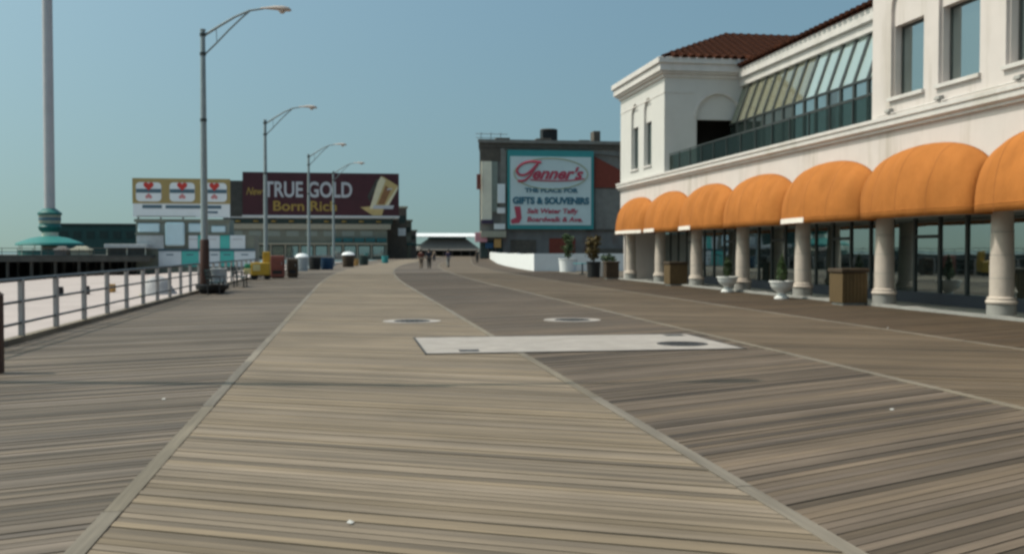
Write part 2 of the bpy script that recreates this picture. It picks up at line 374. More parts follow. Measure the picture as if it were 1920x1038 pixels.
# ------------------------------------------------------------------ boardwalk: five lanes of planks laid herringbone
def lane(label, x0, x1, a, m, y0, n_single, y_join, seed):
    rng = random.Random(seed); wdt = .090; gap = .010; py = (wdt+gap)/math.cos(a); hw = wdt/math.cos(a)/2; ta = math.tan(a); w = x1-x0; th = .04
    base = MB()
    ys = [y0-4]+[y0+k*3 for k in range(int((300-y0)/3)+1)]
    xs = [x0-.085, x1+.085]
    for i in range(len(ys)-1):
        ya, yb = ys[i], ys[i+1]; top = (-.045 if ya < y_join-6 else -.001)
        base.add([(xs[0]+bend(ya), ya, -.047), (xs[1]+bend(ya), ya, -.047), (xs[1]+bend(yb), yb, -.047), (xs[0]+bend(yb), yb, -.047)], [(0, 1, 2, 3)])
    root = base.build('boardwalk', 'black'); tag(root, kind='structure')
    pm = MB().hexa([(0, -hw, -th), (w, w*ta-hw, -th), (w, w*ta+hw, -th), (0, hw, -th)], [(0, -hw, 0), (w, w*ta-hw, 0), (w, w*ta+hw, 0), (0, hw, 0)])
    first = pm.build('plank', m, root); me = first.data
    lo = y0-max(0, w*ta)
    y = lo
    for k in range(n_single):
        o = first if k == 0 else link('plank', me, root)
        o.location = (x0, y, rng.uniform(-.004, .002)); o.rotation_euler = (0, rng.uniform(-.0006, .0006), rng.uniform(-.0008, .0008)); y += py
    far = MB()
    while y < y_join:
        z = rng.uniform(-.003, .002); e = [(x0, y-hw), (x1, y+w*ta-hw), (x1, y+w*ta+hw), (x0, y+hw)]
        q = [(px+bend(pq), pq) for px, pq in e]
        far.hexa([(px, pq, z-th) for px, pq in q], [(px, pq, z) for px, pq in q]); y += py
    o = far.build('plank_run', m, root, kind='stuff')
    # the far planks, too fine to see singly, lie as whole boards across the lane
    end = MB(); yy = y
    while yy < 300:
        st = .9
        e = [(x0, yy), (x1, yy+w*ta), (x1, yy+w*ta+st-.01), (x0, yy+st-.01)]
        q = [(px+bend(pq), pq) for px, pq in e]; end.hexa([(px, pq, -.04) for px, pq in q], [(px, pq, -.001) for px, pq in q]); yy += st
    end.build('plank_deck', m, root, kind='stuff')
    tag(root, label)
    return root
def seam(root, x, rng):        # board laid lengthways where two lanes meet
    y = -2.0; first = None
    while y < 44:
        L_ = 4.2; o = B(0.018, .132, 0, L_-.012, -.03, .005).build('edge_board', 'wood_edge', root) if first is None else link('edge_board', first.data, root)
        if first is None: first = o
        o.location = (x-.075+rng.uniform(-.004, .004), y, rng.uniform(-.001, .001)); y += L_
    far = MB()
    while y < 296:
        ya, yb = y, y+2.98
        far.hexa([(x-.055+bend(ya), ya, -.03), (x+.055+bend(ya), ya, -.03), (x+.055+bend(yb), yb, -.03), (x-.055+bend(yb), yb, -.03)],
                 [(x-.055+bend(ya), ya, .004), (x+.055+bend(ya), ya, .004), (x+.055+bend(yb), yb, .004), (x-.055+bend(yb), yb, .004)]); y += 3
    far.build('edge_board_run', 'wood_edge', root, kind='stuff')
rs = random.Random(3)
l1 = lane('grey weathered lane of diagonal planks along the beach railing', -5.68, -1.502, A_L, 'wood_left', 3.0, 150, 72, 1)
l2 = lane('pale lane of diagonal planks down the middle of the boardwalk', -1.378, 2.578, A_M, 'wood_pale', 3.0, 165, 72, 2)
l3 = lane('dark grey lane of diagonal planks right of the pale lane', 2.702, 6.688, A_R, 'wood_grey', 3.0, 150, 72, 3)
l4 = lane('olive beige lane of planks between the grey and brown lanes', 6.812, 10.738, A_4, 'wood_olive', 4.0, 120, 72, 4)
l5 = lane('brown lane of planks along the arcade', 10.862, 15.0, A_5, 'wood_brown', 8.0, 100, 72, 5)
for l, x in ((l2, -1.44), (l3, 2.64), (l4, 6.75), (l5, 10.8)): seam(l, x, rs)

# kerb beam on the beach side, kerb under the arcade
kb = MB()
for ya in range(-6, 150, 3):
    yb = ya+2.985
    kb.hexa([(-5.86+bend(ya), ya, -.5), (-5.7+bend(ya), ya, -.5), (-5.7+bend(yb), yb, -.5), (-5.86+bend(yb), yb, -.5)],
            [(-5.86+bend(ya), ya, .09), (-5.7+bend(ya), ya, .09), (-5.7+bend(yb), yb, .09), (-5.86+bend(yb), yb, .09)])
tag(kb.build('boardwalk_kerb', 'wood_edge'), 'grey timber kerb at the beach edge of the boardwalk', kind='structure')
tag(B(15.02, 15.16, 8, 54.7, -.1, .07).build('arcade_kerb', 'concrete_grey'), 'pale kerb between planks and arcade', kind='structure')

# ------------------------------------------------------------------ concrete slab and covers in the deck
sl_ = MB().holed(rect(1.18, 6.35, 15.4, 18.3), [rect(1.72, 2.05, 15.62, 15.95), rect(5.85, 6.25, 17.86, 18.2), [(5.62+.44*math.cos(k*math.pi/12), 16.35+.44*math.sin(k*math.pi/12)) for k in range(24)]], -.05, lambda u, v, d: (u, v, .012+d)).build('concrete_slab', 'concrete')
tag(sl_, 'pale concrete slab set across the planks', kind='structure')
for nm_, b_ in (('edge_angle', (1.15, 1.18, 15.37, 18.33)), ('edge_angle', (6.35, 6.38, 15.37, 18.33)), ('edge_angle', (1.18, 6.35, 15.37, 15.40)), ('edge_angle', (1.18, 6.35, 18.30, 18.33))):
    B(*b_, -.03, .016).build(nm_, 'iron', sl_)
def cover(x, y, r, label, grp='round covers in the deck'):
    t = thing('manhole_cover', label, 'manhole cover', (x, y, 0), grp)
    MB().lathe([(r+.05, .002), (r+.05, .016), (r, .016), (r, .004)], (x, y, 0), 28).build('rim', 'iron', t)
    c = MB().lathe([(r-.01, -.02), (r-.01, .009), (r-.05, .011), (0, .011)], (x, y, 0), 28).build('lid', 'iron', t)
    lug = MB()
    for i in range(-2, 3):
        for j in range(-2, 3):
            if i*i+j*j < 6: lug.box(x+i*r*.3-.03, x+i*r*.3+.03, y+j*r*.3-.03, y+j*r*.3+.03, .011, .015)
    lug.build('tread_lug', 'iron', c)
    return t
cover(5.62, 16.35, .38, 'large dark round cover at the right end of the concrete slab')
for x, y, lb in ((1.40, 22.7, 'dark round cover with pale ring on the pale middle lane'), (5.08, 22.5, 'dark round cover with pale ring on the grey lane')):
    t = cover(x, y, .36, lb)
    MB().lathe([(.66, .0), (.66, .011), (.42, .011), (.42, .0)], (x, y, 0), 28).build('pale_ring', 'concrete', t)
for x, y, h, lb in ((1.885, 15.785, .155, 'small square dark hatch at the left end of the slab'), (6.05, 18.03, .165, 'small square dark hatch at the back corner of the slab')):
    t = thing('hatch_cover', lb, 'hatch', (x, y, 0), 'square hatches in the slab')
    B(x-h, x+h, y-h, y+h, -.02, .009).build('lid', 'iron', t); B(x-.04, x+.04, y-.01, y+.01, .009, .013).build('lift_bar', 'galv', t)
for x, y, lb in ((5.38, 9.25, 'white paper scrap on the grey planks towards the right'), (-1.98, 11.16, 'white paper scrap on the left lane'), (.0, 5.90, 'white paper scrap on the pale lane near the bottom'), (11.0, 19.1, 'white paper scrap near the brown lane below the arcade')):
    a = rs.uniform(0, 3); c, s_ = math.cos(a)*.024, math.sin(a)*.024
    x2 = x
    pp = MB().hexa([(x2-c, y-s_, .004), (x2+s_, y-c, .006), (x2+c, y+s_, .016), (x2-s_, y+c, .005)], [(x2-c, y-s_, .006), (x2+s_, y-c, .008), (x2+c, y+s_, .018), (x2-s_, y+c, .007)]).build('paper_scrap', 'paper')
    tag(pp, lb, 'litter', 'paper scraps on the planks')

# ------------------------------------------------------------------ arcade building
FX = 15.1
bl = thing('arcade_building', 'white stucco arcade building with orange dome awnings and red tile roof', 'building', (FX, 30, 0))
COLY = [21.6+5.3*k for k in range(7)]; COLY0 = [11.0, 16.3]+COLY
yz = lambda x0, sgn=1: (lambda u, v, d: (x0+sgn*d, u, v))
# fascia over the columns, in one piece from end to end
B(FX, FX+.55, 8.4, 54.6, 2.55, 5.0).build('fascia', 'stucco', bl)
B(FX+.55, FX+2.6, 8.4, 54.6, 2.62, 2.8).build('soffit', 'stucco_tower', bl)
# ledge profile
def run_y(prof, y0, y1): return MB().prism([(x, y0, z) for x, z in prof], (0, y1-y0, 0))
run_y([(FX+.3, 4.98), (FX-.10, 4.98), (FX-.10, 5.04), (FX-.20, 5.10), (FX-.20, 5.24), (FX-.24, 5.26), (FX-.24, 5.36), (FX+.3, 5.40)], 8.4, 54.75).build('ledge', 'trim', bl)
# terrace floor
B(FX+.3, 21.5, 27.2, 46.9, 5.0, 5.32).build('terrace_floor', 'concrete_grey', bl)
# ground floor interior
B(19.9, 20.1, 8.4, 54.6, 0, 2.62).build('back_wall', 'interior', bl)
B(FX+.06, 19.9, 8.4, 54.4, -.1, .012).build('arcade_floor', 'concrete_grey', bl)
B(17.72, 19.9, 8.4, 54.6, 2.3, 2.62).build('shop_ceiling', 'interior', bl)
B(FX+.2, 20.1, 54.42, 54.6, 0, 2.55).build('end_wall', 'stucco', bl)
# storefront
y = 8.6; k = 0
while y < 54.2:
    w = 1.325
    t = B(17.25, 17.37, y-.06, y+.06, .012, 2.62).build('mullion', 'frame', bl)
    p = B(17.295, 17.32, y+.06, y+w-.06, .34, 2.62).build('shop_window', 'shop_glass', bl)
    if k % 4 == 2: B(17.24, 17.34, y+.062, y+w-.062, 1.98, 2.08).build('transom', 'frame', p)
    y += w; k += 1
B(17.1, 17.42, 8.5, 54.4, .012, .34).build('kick_base', 'dark_base', bl)
# columns
for yc in COLY0:
    c = MB().lathe([(.275, .36), (.272, 1.2), (.25, 2.2), (.245, 2.55)], (FX+.27, yc, 0), 24).build('column', 'column', bl, smooth=True)
    MB().lathe([(.33, .0), (.33, .24), (.31, .25), (.31, .27)], (FX+.27, yc, .07), 24).build('plinth', 'concrete_grey', c, smooth=True)
    MB().lathe([(.29, .335), (.345, .35), (.36, .39), (.345, .43), (.315, .45), (.33, .47), (.32, .50), (.275, .52)], (FX+.27, yc, -.01), 24).build('base_ring', 'column', c, smooth=True)
    for zj in (.95, 1.5, 2.05): MB().lathe([(.268, zj-.006), (.2765-.012*(zj-.9), zj-.005), (.2765-.012*(zj-.9), zj+.005), (.268, zj+.006)], (FX+.27, yc, 0), 24).build('drum_joint', 'concrete_grey', c, smooth=True)
# orange dome awnings, one per bay
def awning(ya, yb, seed, white):
    rng = random.Random(seed); yc = (ya+yb)/2; s = (yb-ya)/2; nu, nv = 60, 16; mb = MB(); vs = []
    ph = rng.uniform(0, 6)
    for i in range(nu+1):
        u = -1+2*i/nu; au = min(abs(u), 1)
        h = .98+.76*max(0, 1-au**2.1)**.6; p = .33+.62*math.sqrt(max(0, 1-au**2.4))
        for j in range(nv+2):
            if j == 0: t = 0; z = 2.47; k = 1.0
            else: t = (j-1)/nv*math.pi/2; z = 2.66+h*math.sin(t); k = 1
            c = math.cos(t)**1.02 if t < math.pi/2-1e-6 else 0
            sag = (.026*math.sin(u*9+ph+2.2*t)*math.sin(t*2)-.05*math.exp(-((u+.80-.10*t)/.055)**2)*math.sin(t*2) - .06*math.exp(-((u+.60-.16*t)/.05)**2)*math.sin(2*t)-.03*math.exp(-((u+.36-.2*t)/.05)**2)*math.sin(2*t)+.02*math.sin(u*23+ph)*math.sin(2*t)**2) if 0 < t < 1.55 else .008*math.sin(u*14+ph)*(j == 0)
            pp = p*c+.02*math.sin(2*t)
            vs.append((FX-.012-(pp*(1)+sag if pp > .02 else 0), yc+u*s*.995, z))
    n = nv+2
    mb.add(vs, [(i*n+j, (i+1)*n+j, (i+1)*n+j+1, i*n+j+1) for i in range(nu) for j in range(n-1)])
    # closed ends
    for i in (0, nu):
        ring = [vs[i*n+j] for j in range(n)]+[(FX-.012, vs[i*n][1], 2.47)]
        mb.add(ring, [tuple(range(len(ring)))])
    o = mb.build('awning', 'orange', bl, smooth=True)
    md = o.modifiers.new('thick', 'SOLIDIFY'); md.thickness = .012; md.offset = 1
    # hem seam
    hem = [(vs[i*n+1][0]-.012, vs[i*n+1][1], 2.66) for i in range(nu+1)]
    MB().tube(hem, .011, 6).build('hem_seam', 'orange', o, smooth=True)
    for i in (nu//4, nu//2, 3*nu//4):
        MB().tube([(vs[i*n+j][0]-.009, vs[i*n+j][1], vs[i*n+j][2]+.006) for j in range(0, n-1)], .009, 5).build('seam', 'orange_seam', o, smooth=True)
    # frame rib under the cloth
    MB().tube([(FX-.02, yc, 4.3), (FX-.5, yc, 3.9), (FX-.78, yc, 3.2), (FX-.86, yc, 2.52)], .018, 6).build('rib', 'frame', o)
    if white:
        u0, u1 = white; mbw = MB(); k0 = 10
        top = []; bot = []
        for q in range(k0+1):
            u = u0+(u1-u0)*q/k0; p = .33+.62*math.sqrt(max(0, 1-min(abs(u), 1)**2.4))+.030
            top.append((FX-.012-p, yc+u*s, 2.655)); bot.append((FX-.012-p, yc+u*s, 2.49))
        for q in range(k0):
            dx = (.012, 0, 0); a_, b_, c_, d_ = top[q], top[q+1], bot[q+1], bot[q]
            mbw.prism([a_, b_, c_, d_], dx)
        mbw.build('white_name_strip', 'valance_white', o)
for i in range(len(COLY0)-1):
    ya, yb = COLY0[i], COLY0[i+1]
    wh = {7: (-.9, .9), 6: (-.1, .9), 5: (.0, .9), 4: None, 3: (.0, .9)}.get(i)
    awning(ya, yb, i, wh)

# tower at the far end
TY0, TY1 = 46.7, 54.6
niche = [arch(48.78, 50.1, 5.95, 8.75), arch(51.1, 52.45, 5.95, 8.75)]
MB().holed(rect(TY0+.002, TY1, 5.36, 10.0), niche, .12, yz(FX)).build('tower_front', 'stucco_tower', bl)
MB().holed(rect(TY0+.14, TY1, 5.36, 10.0), [rect(48.83, 50.05, 5.95, 8.2), rect(51.15, 52.4, 5.95, 8.2)], .25, yz(FX+.12)).build('tower_front_inner', 'stucco_tower', bl)
def window(parent, x, y0, y1, z0, z1, g='win_glass', split=False):
    fr = MB().holed(rect(y0+.002, y1-.002, z0+.002, z1-.002), [rect(y0+.07, y1-.07, z0+.07, z1-.07)] if not split else [rect(y0+.07, (y0+y1)/2-.03, z0+.07, z1-.07), rect((y0+y1)/2+.03, y1-.07, z0+.07, z1-.07)], .06, yz(x)).build('window', 'frame', parent)
    B(x+.025, x+.04, y0+.06, y1-.06, z0+.06, z1-.06).build('pane', g, fr)
    return fr
for a_, b_ in ((48.83, 50.05), (51.15, 52.4)):
    w_ = window(bl, FX+.22, a_, b_, 5.95, 8.2); B(FX-.07, FX+.2, a_-.12, b_+.12, 5.86, 5.948).build('sill', 'trim', w_)
xz = lambda y0, sgn=1: (lambda u, v, d: (u, y0+sgn*d, v))
MB().holed(rect(FX+.001, 21.4, 5.33, 10.0), [arch(16.7, 18.98, 5.331, 8.1)], .10, xz(TY0)).build('return_wall', 'stucco_tower', bl)
MB().holed(rect(FX+.14, 21.4, 5.33, 10.0), [rect(16.78, 18.9, 5.331, 8.0)], .22, xz(TY0+.10)).build('return_wall_inner', 'stucco_tower', bl)
ac = (17.84, 8.1)
hood = [(ac[0]+r_*math.cos(k*math.pi/18), ac[1]+r_*math.sin(k*math.pi/18)) for r_, ks in ((1.26, range(19)), (1.15, range(18, -1, -1))) for k in ks]
MB().prism([(u, TY0, v) for u, v in hood], (0, -.07, 0)).build('arch_hood', 'trim', bl)
B(FX+.37, 21.4, TY0+3.0, TY0+3.1, 5.33, 10).build('room_wall', 'interior', bl)
B(FX-.02, FX+.0, TY0-.02, TY1, 9.24, 9.30).build('string_course', 'trim', bl)
B(FX-.02, 16.55, TY0-.02, TY0, 9.24, 9.30).build('string_course', 'trim', bl)
B(21.4, 30, TY0, TY1, 0, 10.0).build('rear_mass', 'stucco', bl)
B(FX+.38, 21.4, TY1-.2, TY1, 5.0, 10.0).build('tower_far_wall', 'stucco_tower', bl)
B(FX+.2, 30, TY0+.4, TY1-.2, 9.7, 9.95).build('tower_ceiling', 'interior', bl)
for nm, pr_, z0, z1 in (('cornice', .10, 10.0, 10.16), ('cornice', .24, 10.16, 10.26), ('cornice', .34, 10.26, 10.62), ('cornice', .44, 10.62, 10.90)):
    MB().box(FX-pr_, 30, TY0-pr_, TY1+pr_, z0, z1).build(nm, 'trim', bl, bevel=.02)
# hip roof with barrel tiles
ex0, ey0, ey1, ez = FX-.22, TY0-.40, TY1+.20, 10.9
rx, ry, rz_ = 19.75, (TY0+TY1)/2, 13.0
roof = MB().add([(ex0, ey0, ez), (30, ey0, ez), (30, ry, rz_), (rx, ry, rz_), (ex0, ey1, ez), (30, ey1, ez)], [(0, 1, 2, 3), (0, 3, 4), (3, 2, 5, 4), (0, 4, 5, 1), (1, 5, 2)]).build('hip_roof', 'tile', bl)
def half_tube(p0, p1, r, n=5):
    p0 = Vector(p0); p1 = Vector(p1); t = (p1-p0).normalized(); side = t.cross(Vector((0, 0, 1))).normalized(); nn = side.cross(t).normalized()
    vs = [p+(side*math.cos(k*math.pi/n)+nn*math.sin(k*math.pi/n))*r for p in (p0, p1) for k in range(n+1)]
    fs = [(k, k+1, n+2+k, n+1+k) for k in range(n)]+[tuple(range(n+1)), tuple(range(n+1, 2*n+2))]
    return vs, fs
def tiled_slope(roof, a0, a1, b0, b1, pitch):
    """rows of barrel tiles running from the eave (a0-a1) up to the ridge line (b0-b1)"""
    a0, a1, b0, b1 = map(Vector, (a0, a1, b0, b1)); n = max(1, int((a1-a0).length/pitch)); rest = MB(); up = None
    for i in range(n):
        t = (i+.5)/n; e = a0.lerp(a1, t)
        yield_e = e; q = b0.lerp(b1, t)
        # straight up the slope: drop the sideways part, clipped by the hip
        d = (a1-a0).normalized(); full = (b1 if (b1-a1).dot(d) == 0 else b0)
        nrm = (a1-a0).cross(b0-a0 if abs((b0-a0).dot(d)) > 1e-6 or True else b1-a1).normalized()
        upv = nrm.cross(d).normalized();
        if upv.z < 0: upv = -upv
        H_ = (b0-a0).dot(upv)
        s0 = (e-a0).dot(d); hip0 = (b0-a0).dot(d); hip1 = (a1-a0).length-(b1-a0).dot(d)
        ln = H_
        if hip0 > 1e-6: ln = min(ln, H_*s0/hip0)
        if hip1 > 1e-6: ln = min(ln, H_*((a1-a0).length-s0)/hip1)
        if ln < .25: continue
        first = min(.42, ln)
        MB().add(*half_tube(e-upv*.10+Vector((0, 0, .02)), e+upv*first+Vector((0, 0, .005)), pitch*.36)).build('roof_tile', 'tile', roof)
        z = first-.05
        while z < ln-.05:
            z2 = min(z+.42, ln); rest.add(*half_tube(e+upv*z+Vector((0, 0, .03)), e+upv*z2+Vector((0, 0, .005)), pitch*.36)); z = z2-.05
    rest.build('roof_tile_rows', 'tile', roof, kind='stuff')
tiled_slope(roof, (ex0, ey0, ez), (25, ey0, ez), (rx, ry, rz_), (25, ry, rz_), .42)
for a_, b_ in (((ex0, ey0, ez), (rx, ry, rz_)), ((ex0, ey1, ez), (rx, ry, rz_)), ((rx, ry, rz_), (30, ry, rz_))):
    MB().tube([Vector(a_)+Vector((0, 0, .0)), Vector(b_)+Vector((0, 0, .0))], .11, 8).build('hip_cap', 'tile', roof)

# recessed terrace front: cornice, sloped glazing, windows
B(18.92, 30, 27.2, 46.69, 9.62, 9.98).build('terrace_cornice', 'trim', bl, bevel=.02)
B(18.78, 30, 27.2, 46.45, 9.98, 10.5).build('terrace_cornice', 'trim', bl, bevel=.03)
r2 = MB().add([(18.74, 27.2, 10.5), (30, 27.2, 12.9), (30, 46.3, 12.9), (18.74, 46.3, 10.5), (30, 27.2, 10.45), (30, 46.3, 10.45), (18.74, 27.2, 10.45), (18.74, 46.3, 10.45)], [(0, 1, 2, 3), (6, 7, 5, 4), (0, 6, 4, 1), (3, 2, 5, 7), (0, 3, 7, 6), (1, 4, 5, 2)]).build('terrace_roof', 'tile', bl)
tiled_slope(r2, (18.70, 46.3, 10.52), (18.70, 27.2, 10.52), (22, 46.3, 11.2), (22, 27.2, 11.2), .42)
n_p = 19; pit = (46.69-27.25)/n_p
for i in range(n_p):
    y0 = 27.25+i*pit; y1 = y0+pit
    MB().hexa([(18.40, y0, 7.80), (18.40, y0+.20, 7.80), (18.52, y0+.20, 7.80), (18.52, y0, 7.80)], [(19.05, y0, 9.62), (19.05, y0+.20, 9.62), (19.17, y0+.20, 9.62), (19.17, y0, 9.62)]).build('sloped_bar', 'frame', bl)
    g_ = MB().hexa([(18.45, y0+.20, 7.80), (18.45, y1, 7.80), (18.47, y1, 7.80), (18.47, y0+.20, 7.80)], [(19.10, y0+.20, 9.62), (19.10, y1, 9.62), (19.12, y1, 9.62), (19.12, y0+.20, 9.62)]).build('sloped_pane', 'slope_glass' if y0 < 38 else 'slope_glass_tan_refl', bl)
    B(18.40, 18.52, y0, y0+.16, 5.33, 7.72).build('window_post', 'frame', bl)
    B(18.45, 18.47, y0+.16, y1, 5.33, 7.72).build('window_pane', 'win_glass', bl)
    B(18.42, 18.50, y0+.161, y1-.001, 7.12, 7.18).build('window_bar', 'frame', bl)
B(18.38, 18.55, 27.25, 46.69, 7.72, 7.80).build('glazing_beam', 'frame', bl)
# sheets added behind the sloped panes to lighten and tint them
MB().hexa([(18.75, 37.5, 7.85), (18.75, 46.6, 7.85), (18.77, 46.6, 7.85), (18.77, 37.5, 7.85)], [(19.3, 37.5, 9.58), (19.3, 46.6, 9.58), (19.32, 46.6, 9.58), (19.32, 37.5, 9.58)]).build('pane_backing', 'cream_band', bl)
MB().hexa([(18.75, 27.3, 7.85), (18.75, 37.3, 7.85), (18.77, 37.3, 7.85), (18.77, 27.3, 7.85)], [(19.3, 27.3, 9.58), (19.3, 37.3, 9.58), (19.32, 37.3, 9.58), (19.32, 27.3, 9.58)]).build('pane_backing', 'panel_white', bl)
B(21.3, 21.5, 27.2, 46.6, 5.3, 9.62).build('terrace_room_wall', 'interior', bl)
# glass balustrade along the ledge
n_b = 13; pb = (46.6-27.25)/n_b
for i in range(n_b):
    y0 = 27.25+i*pb
    B(15.32, 15.335, y0+.03, y0+pb-.03, 5.44, 6.20).build('railing_panel', 'rail_glass', bl)
    B(15.30, 15.35, y0-.02, y0+.02, 5.33, 6.24).build('railing_post', 'frame', bl)
B(15.30, 15.36, 27.25, 46.6, 6.24, 6.28).build('railing_top', 'frame', bl)

# near block, flush with the front
NY0, NY1 = 8.4, 27.2
wins = [(24.6, 26.15), (22.2, 23.85), (19.6, 21.15), (17.2, 18.85), (14.6, 16.15), (12.2, 13.85)]
MB().holed(rect(NY0, NY1, 5.37, 11.2), [arch(a_-.04, b_+.04, 5.90, 8.35) for a_, b_ in wins], .10, yz(FX)).build('near_front', 'stucco', bl)
MB().holed(rect(NY0, NY1, 5.37, 11.2), [rect(a_, b_, 5.90, 7.9) for a_, b_ in wins], .30, yz(FX+.10)).build('near_front_inner', 'stucco', bl)
for a_, b_ in wins:
    w_ = window(bl, FX+.30, a_, b_, 5.90, 7.9); B(FX-.09, FX+.28, a_-.1, b_+.1, 5.80, 5.898).build('sill', 'trim', w_)
B(FX+.6, 30, NY1-.25, NY1-.002, 5.3, 11.2).build('near_side_wall', 'stucco', bl)
B(20.0, 20.2, NY0, NY1-.3, 5.0, 11.0).build('near_room_wall', 'interior', bl)
B(FX+.45, 30, NY0, NY1-.3, 10.9, 11.19).build('near_ceiling', 'interior', bl)
for pr_, z0, z1 in ((.12, 11.2, 11.4), (.34, 11.4, 11.8), (.44, 11.8, 12.1)): B(FX-pr_, 30, NY0, NY1+pr_, z0, z1).build('cornice', 'trim', bl)
B(20.1, 30, NY0, NY1-.25, 0, 11.0).build('rear_mass', 'stucco', bl)
B(21.5, 30, NY1, TY0, 0, 9.6).build('rear_mass', 'stucco', bl)
# conduit and floodlights on the ledge
MB().tube([(FX-.16, 8.5, 5.43), (FX-.16, 26.6, 5.43)], .022, 6).build('conduit', 'trim', bl)
for i, yq in enumerate((26.0, 23.6, 20.5, 15.5)):
    f_ = thing('floodlight', 'small grey floodlight on the white ledge, ' + ('farthest along' if i == 0 else 'middle of three in view' if i == 1 else 'at the right picture edge' if i == 2 else 'nearest the camera side'), 'floodlight', (FX-.14, yq, 5.40), 'floodlights on the ledge')
    B(FX-.17, FX-.11, yq-.03, yq+.03, 5.40, 5.47).build('bracket', 'frame', f_)
    MB().hexa([(FX-.24, yq-.12, 5.47), (FX-.06, yq-.12, 5.47), (FX-.06, yq+.12, 5.47), (FX-.24, yq+.12, 5.47)], [(FX-.20, yq-.10, 5.56), (FX-.09, yq-.10, 5.58), (FX-.09, yq+.10, 5.58), (FX-.20, yq+.10, 5.56)]).build('housing', 'concrete_grey', f_)

# ------------------------------------------------------------------ things along the arcade
def cabinet(x, y, w, d, h, label, m='cabinet', mats='cabinet_dark'):
    t = thing('litter_cabinet', label, 'litter bin', (x, y, 0), 'wooden litter cabinets along the arcade')
    B(x-w/2+.03, x+w/2-.03, y-d/2+.03, y+d/2-.03, .08, h-.12).build('body', mats, t)
    n = 7
    for i in range(n):        # slats on the two visible faces
        q = x-w/2+(i+.5)*w/n; B(q-w/n*.44, q+w/n*.44, y-d/2, y-d/2+.03, .08, h-.14).build('slat', m, t)
        q = y-d/2+(i+.5)*d/n; B(x-w/2, x-w/2+.03, q-d/n*.44, q+d/n*.44, .08, h-.14).build('slat', m, t)
    B(x-w/2-.04, x+w/2+.04, y-d/2-.04, y+d/2+.04, h-.12, h).build('lid', mats, t, bevel=.02)
    B(x-w/2+.05, x+w/2-.05, y-d/2+.05, y+d/2-.05, .0, .08).build('plinth', 'concrete_grey', t)
cabinet(14.62, 27.6, .8, .8, 1.08, 'brown slatted litter cabinet beside the second column from the right')
cabinet(14.9, 44.3, .85, .85, 1.1, 'brown slatted litter cabinet by the dark doorway of the arcade')
cabinet(14.75, 55.3, .75, .75, 1.0, 'dark brown litter cabinet at the far corner of the arcade', 'cabinet_dark')
def leaves(mb, c, rad, n, size, rng, shape='ball'):
    for _ in range(n):
        while True:
            p = Vector((rng.uniform(-1, 1), rng.uniform(-1, 1), rng.uniform(-1, 1)))
            if p.length <= 1: break
        if shape == 'cone':
            k = (1-(p.z+1)/2)**.8; p.x *= k; p.y *= k
        q = Vector(c)+Vector((p.x*rad[0], p.y*rad[1], p.z*rad[2])); a = Vector((rng.uniform(-1, 1), rng.uniform(-1, 1), rng.uniform(-.4, 1))).normalized(); b = a.orthogonal().normalized()
        b.rotate(Matrix.Rotation(rng.uniform(0, 6.3), 3, a)); s = size*rng.uniform(.6, 1.3)
        mb.add([q-b*s*.4, q+a*s, q+b*s*.4, q-a*s*.3], [(0, 1, 2, 3)])
def urn(x, y, label, seed):
    t = thing('urn_planter', label, 'planter', (x, y, 0), 'white urn planters by the columns')
    MB().lathe([(.0, .0), (.25, .0), (.25, .05), (.17, .10), (.13, .17), (.17, .23), (.30, .31), (.37, .43), (.385, .53), (.42, .55), (.42, .60), (.37, .60), (.34, .54), (.0, .52)], (x, y, .0), 24).build('urn', 'urn', t, smooth=True)
    MB().lathe([(.0, .53), (.345, .53), (.0, .56)], (x, y, 0), 16).build('soil', 'soil', t)
    c = thing('conifer', 'small dark conifer growing in ' + label.split(' urn')[0] + ' urn ' + label.split('urn ')[1], 'shrub', (x, y, .55), 'conifers in the urns')
    MB().tube([(x, y, .5), (x, y, .9), (x, y, 1.35)], [.025, .018, .006], 6).build('trunk', 'bark', c)
    m = MB(); leaves(m, (x, y, 1.0), (.26, .26, .45), 420, .085, random.Random(seed), 'cone'); m.build('crown', 'leaf', c)
urn(14.25, 31.4, 'white urn planter with the fuller foot, nearer the camera', 1)
urn(14.55, 37.0, 'white urn planter standing farther along the arcade', 2)
# beyond the corner: tubs with shrubs, low white walls
def tub(x, y, r, h, label, hgt, leafm, seed, m='white_paint', plabel=None, gname='planter_tub'):
    t = thing(gname, label, 'planter', (x, y, 0), 'planters beyond the arcade corner')
    MB().lathe([(0, 0), (r*.88, 0), (r*.93, h*.5), (r, h-.06), (r+.04, h-.05), (r+.04, h), (r-.05, h), (r-.07, h-.1), (0, h-.1)], (x, y, 0), 24).build('tub', m, t, smooth=True)
    s = thing('shrub', plabel, 'shrub', (x, y, h-.1), 'shrubs in the planters')
    rng = random.Random(seed); tr = MB()
    tops = []
    for k in range(4):
        a = k*1.6+rng.uniform(0, .8); tp = (x+.22*math.cos(a), y+.22*math.sin(a), h+hgt*rng.uniform(.55, .85)); tr.tube([(x, y, h-.12), (x+.06*math.cos(a), y+.06*math.sin(a), h+hgt*.35), tp], [.04, .03, .012], 6); tops.append(tp)
    tr.build('trunk', 'bark', s)
    m2 = MB()
    for tp in tops:
        leaves(m2, tp, (.30, .30, .34), 70, .15, rng); leaves(m2, ((tp[0]+x)/2+rng.uniform(-.2, .2), (tp[1]+y)/2, h+(tp[2]-h)*.5), (.34, .34, .4), 60, .15, rng)
    leaves(m2, (x, y, h+.25), (.3, .3, .2), 60, .15, rng); m2.build('crown', leafm, s)
tub(16.6, 75.0, .72, 1.0, 'white round tub in front of the low white wall', 1.9, 'leaf', 5, plabel='green loose shrub in the white round tub')
tub(14.55, 58.6, .42, .95, 'dark tub beyond the arcade corner', 1.55, 'leaf_brown', 6, m='black', plabel='olive brown shrub in the dark tub')
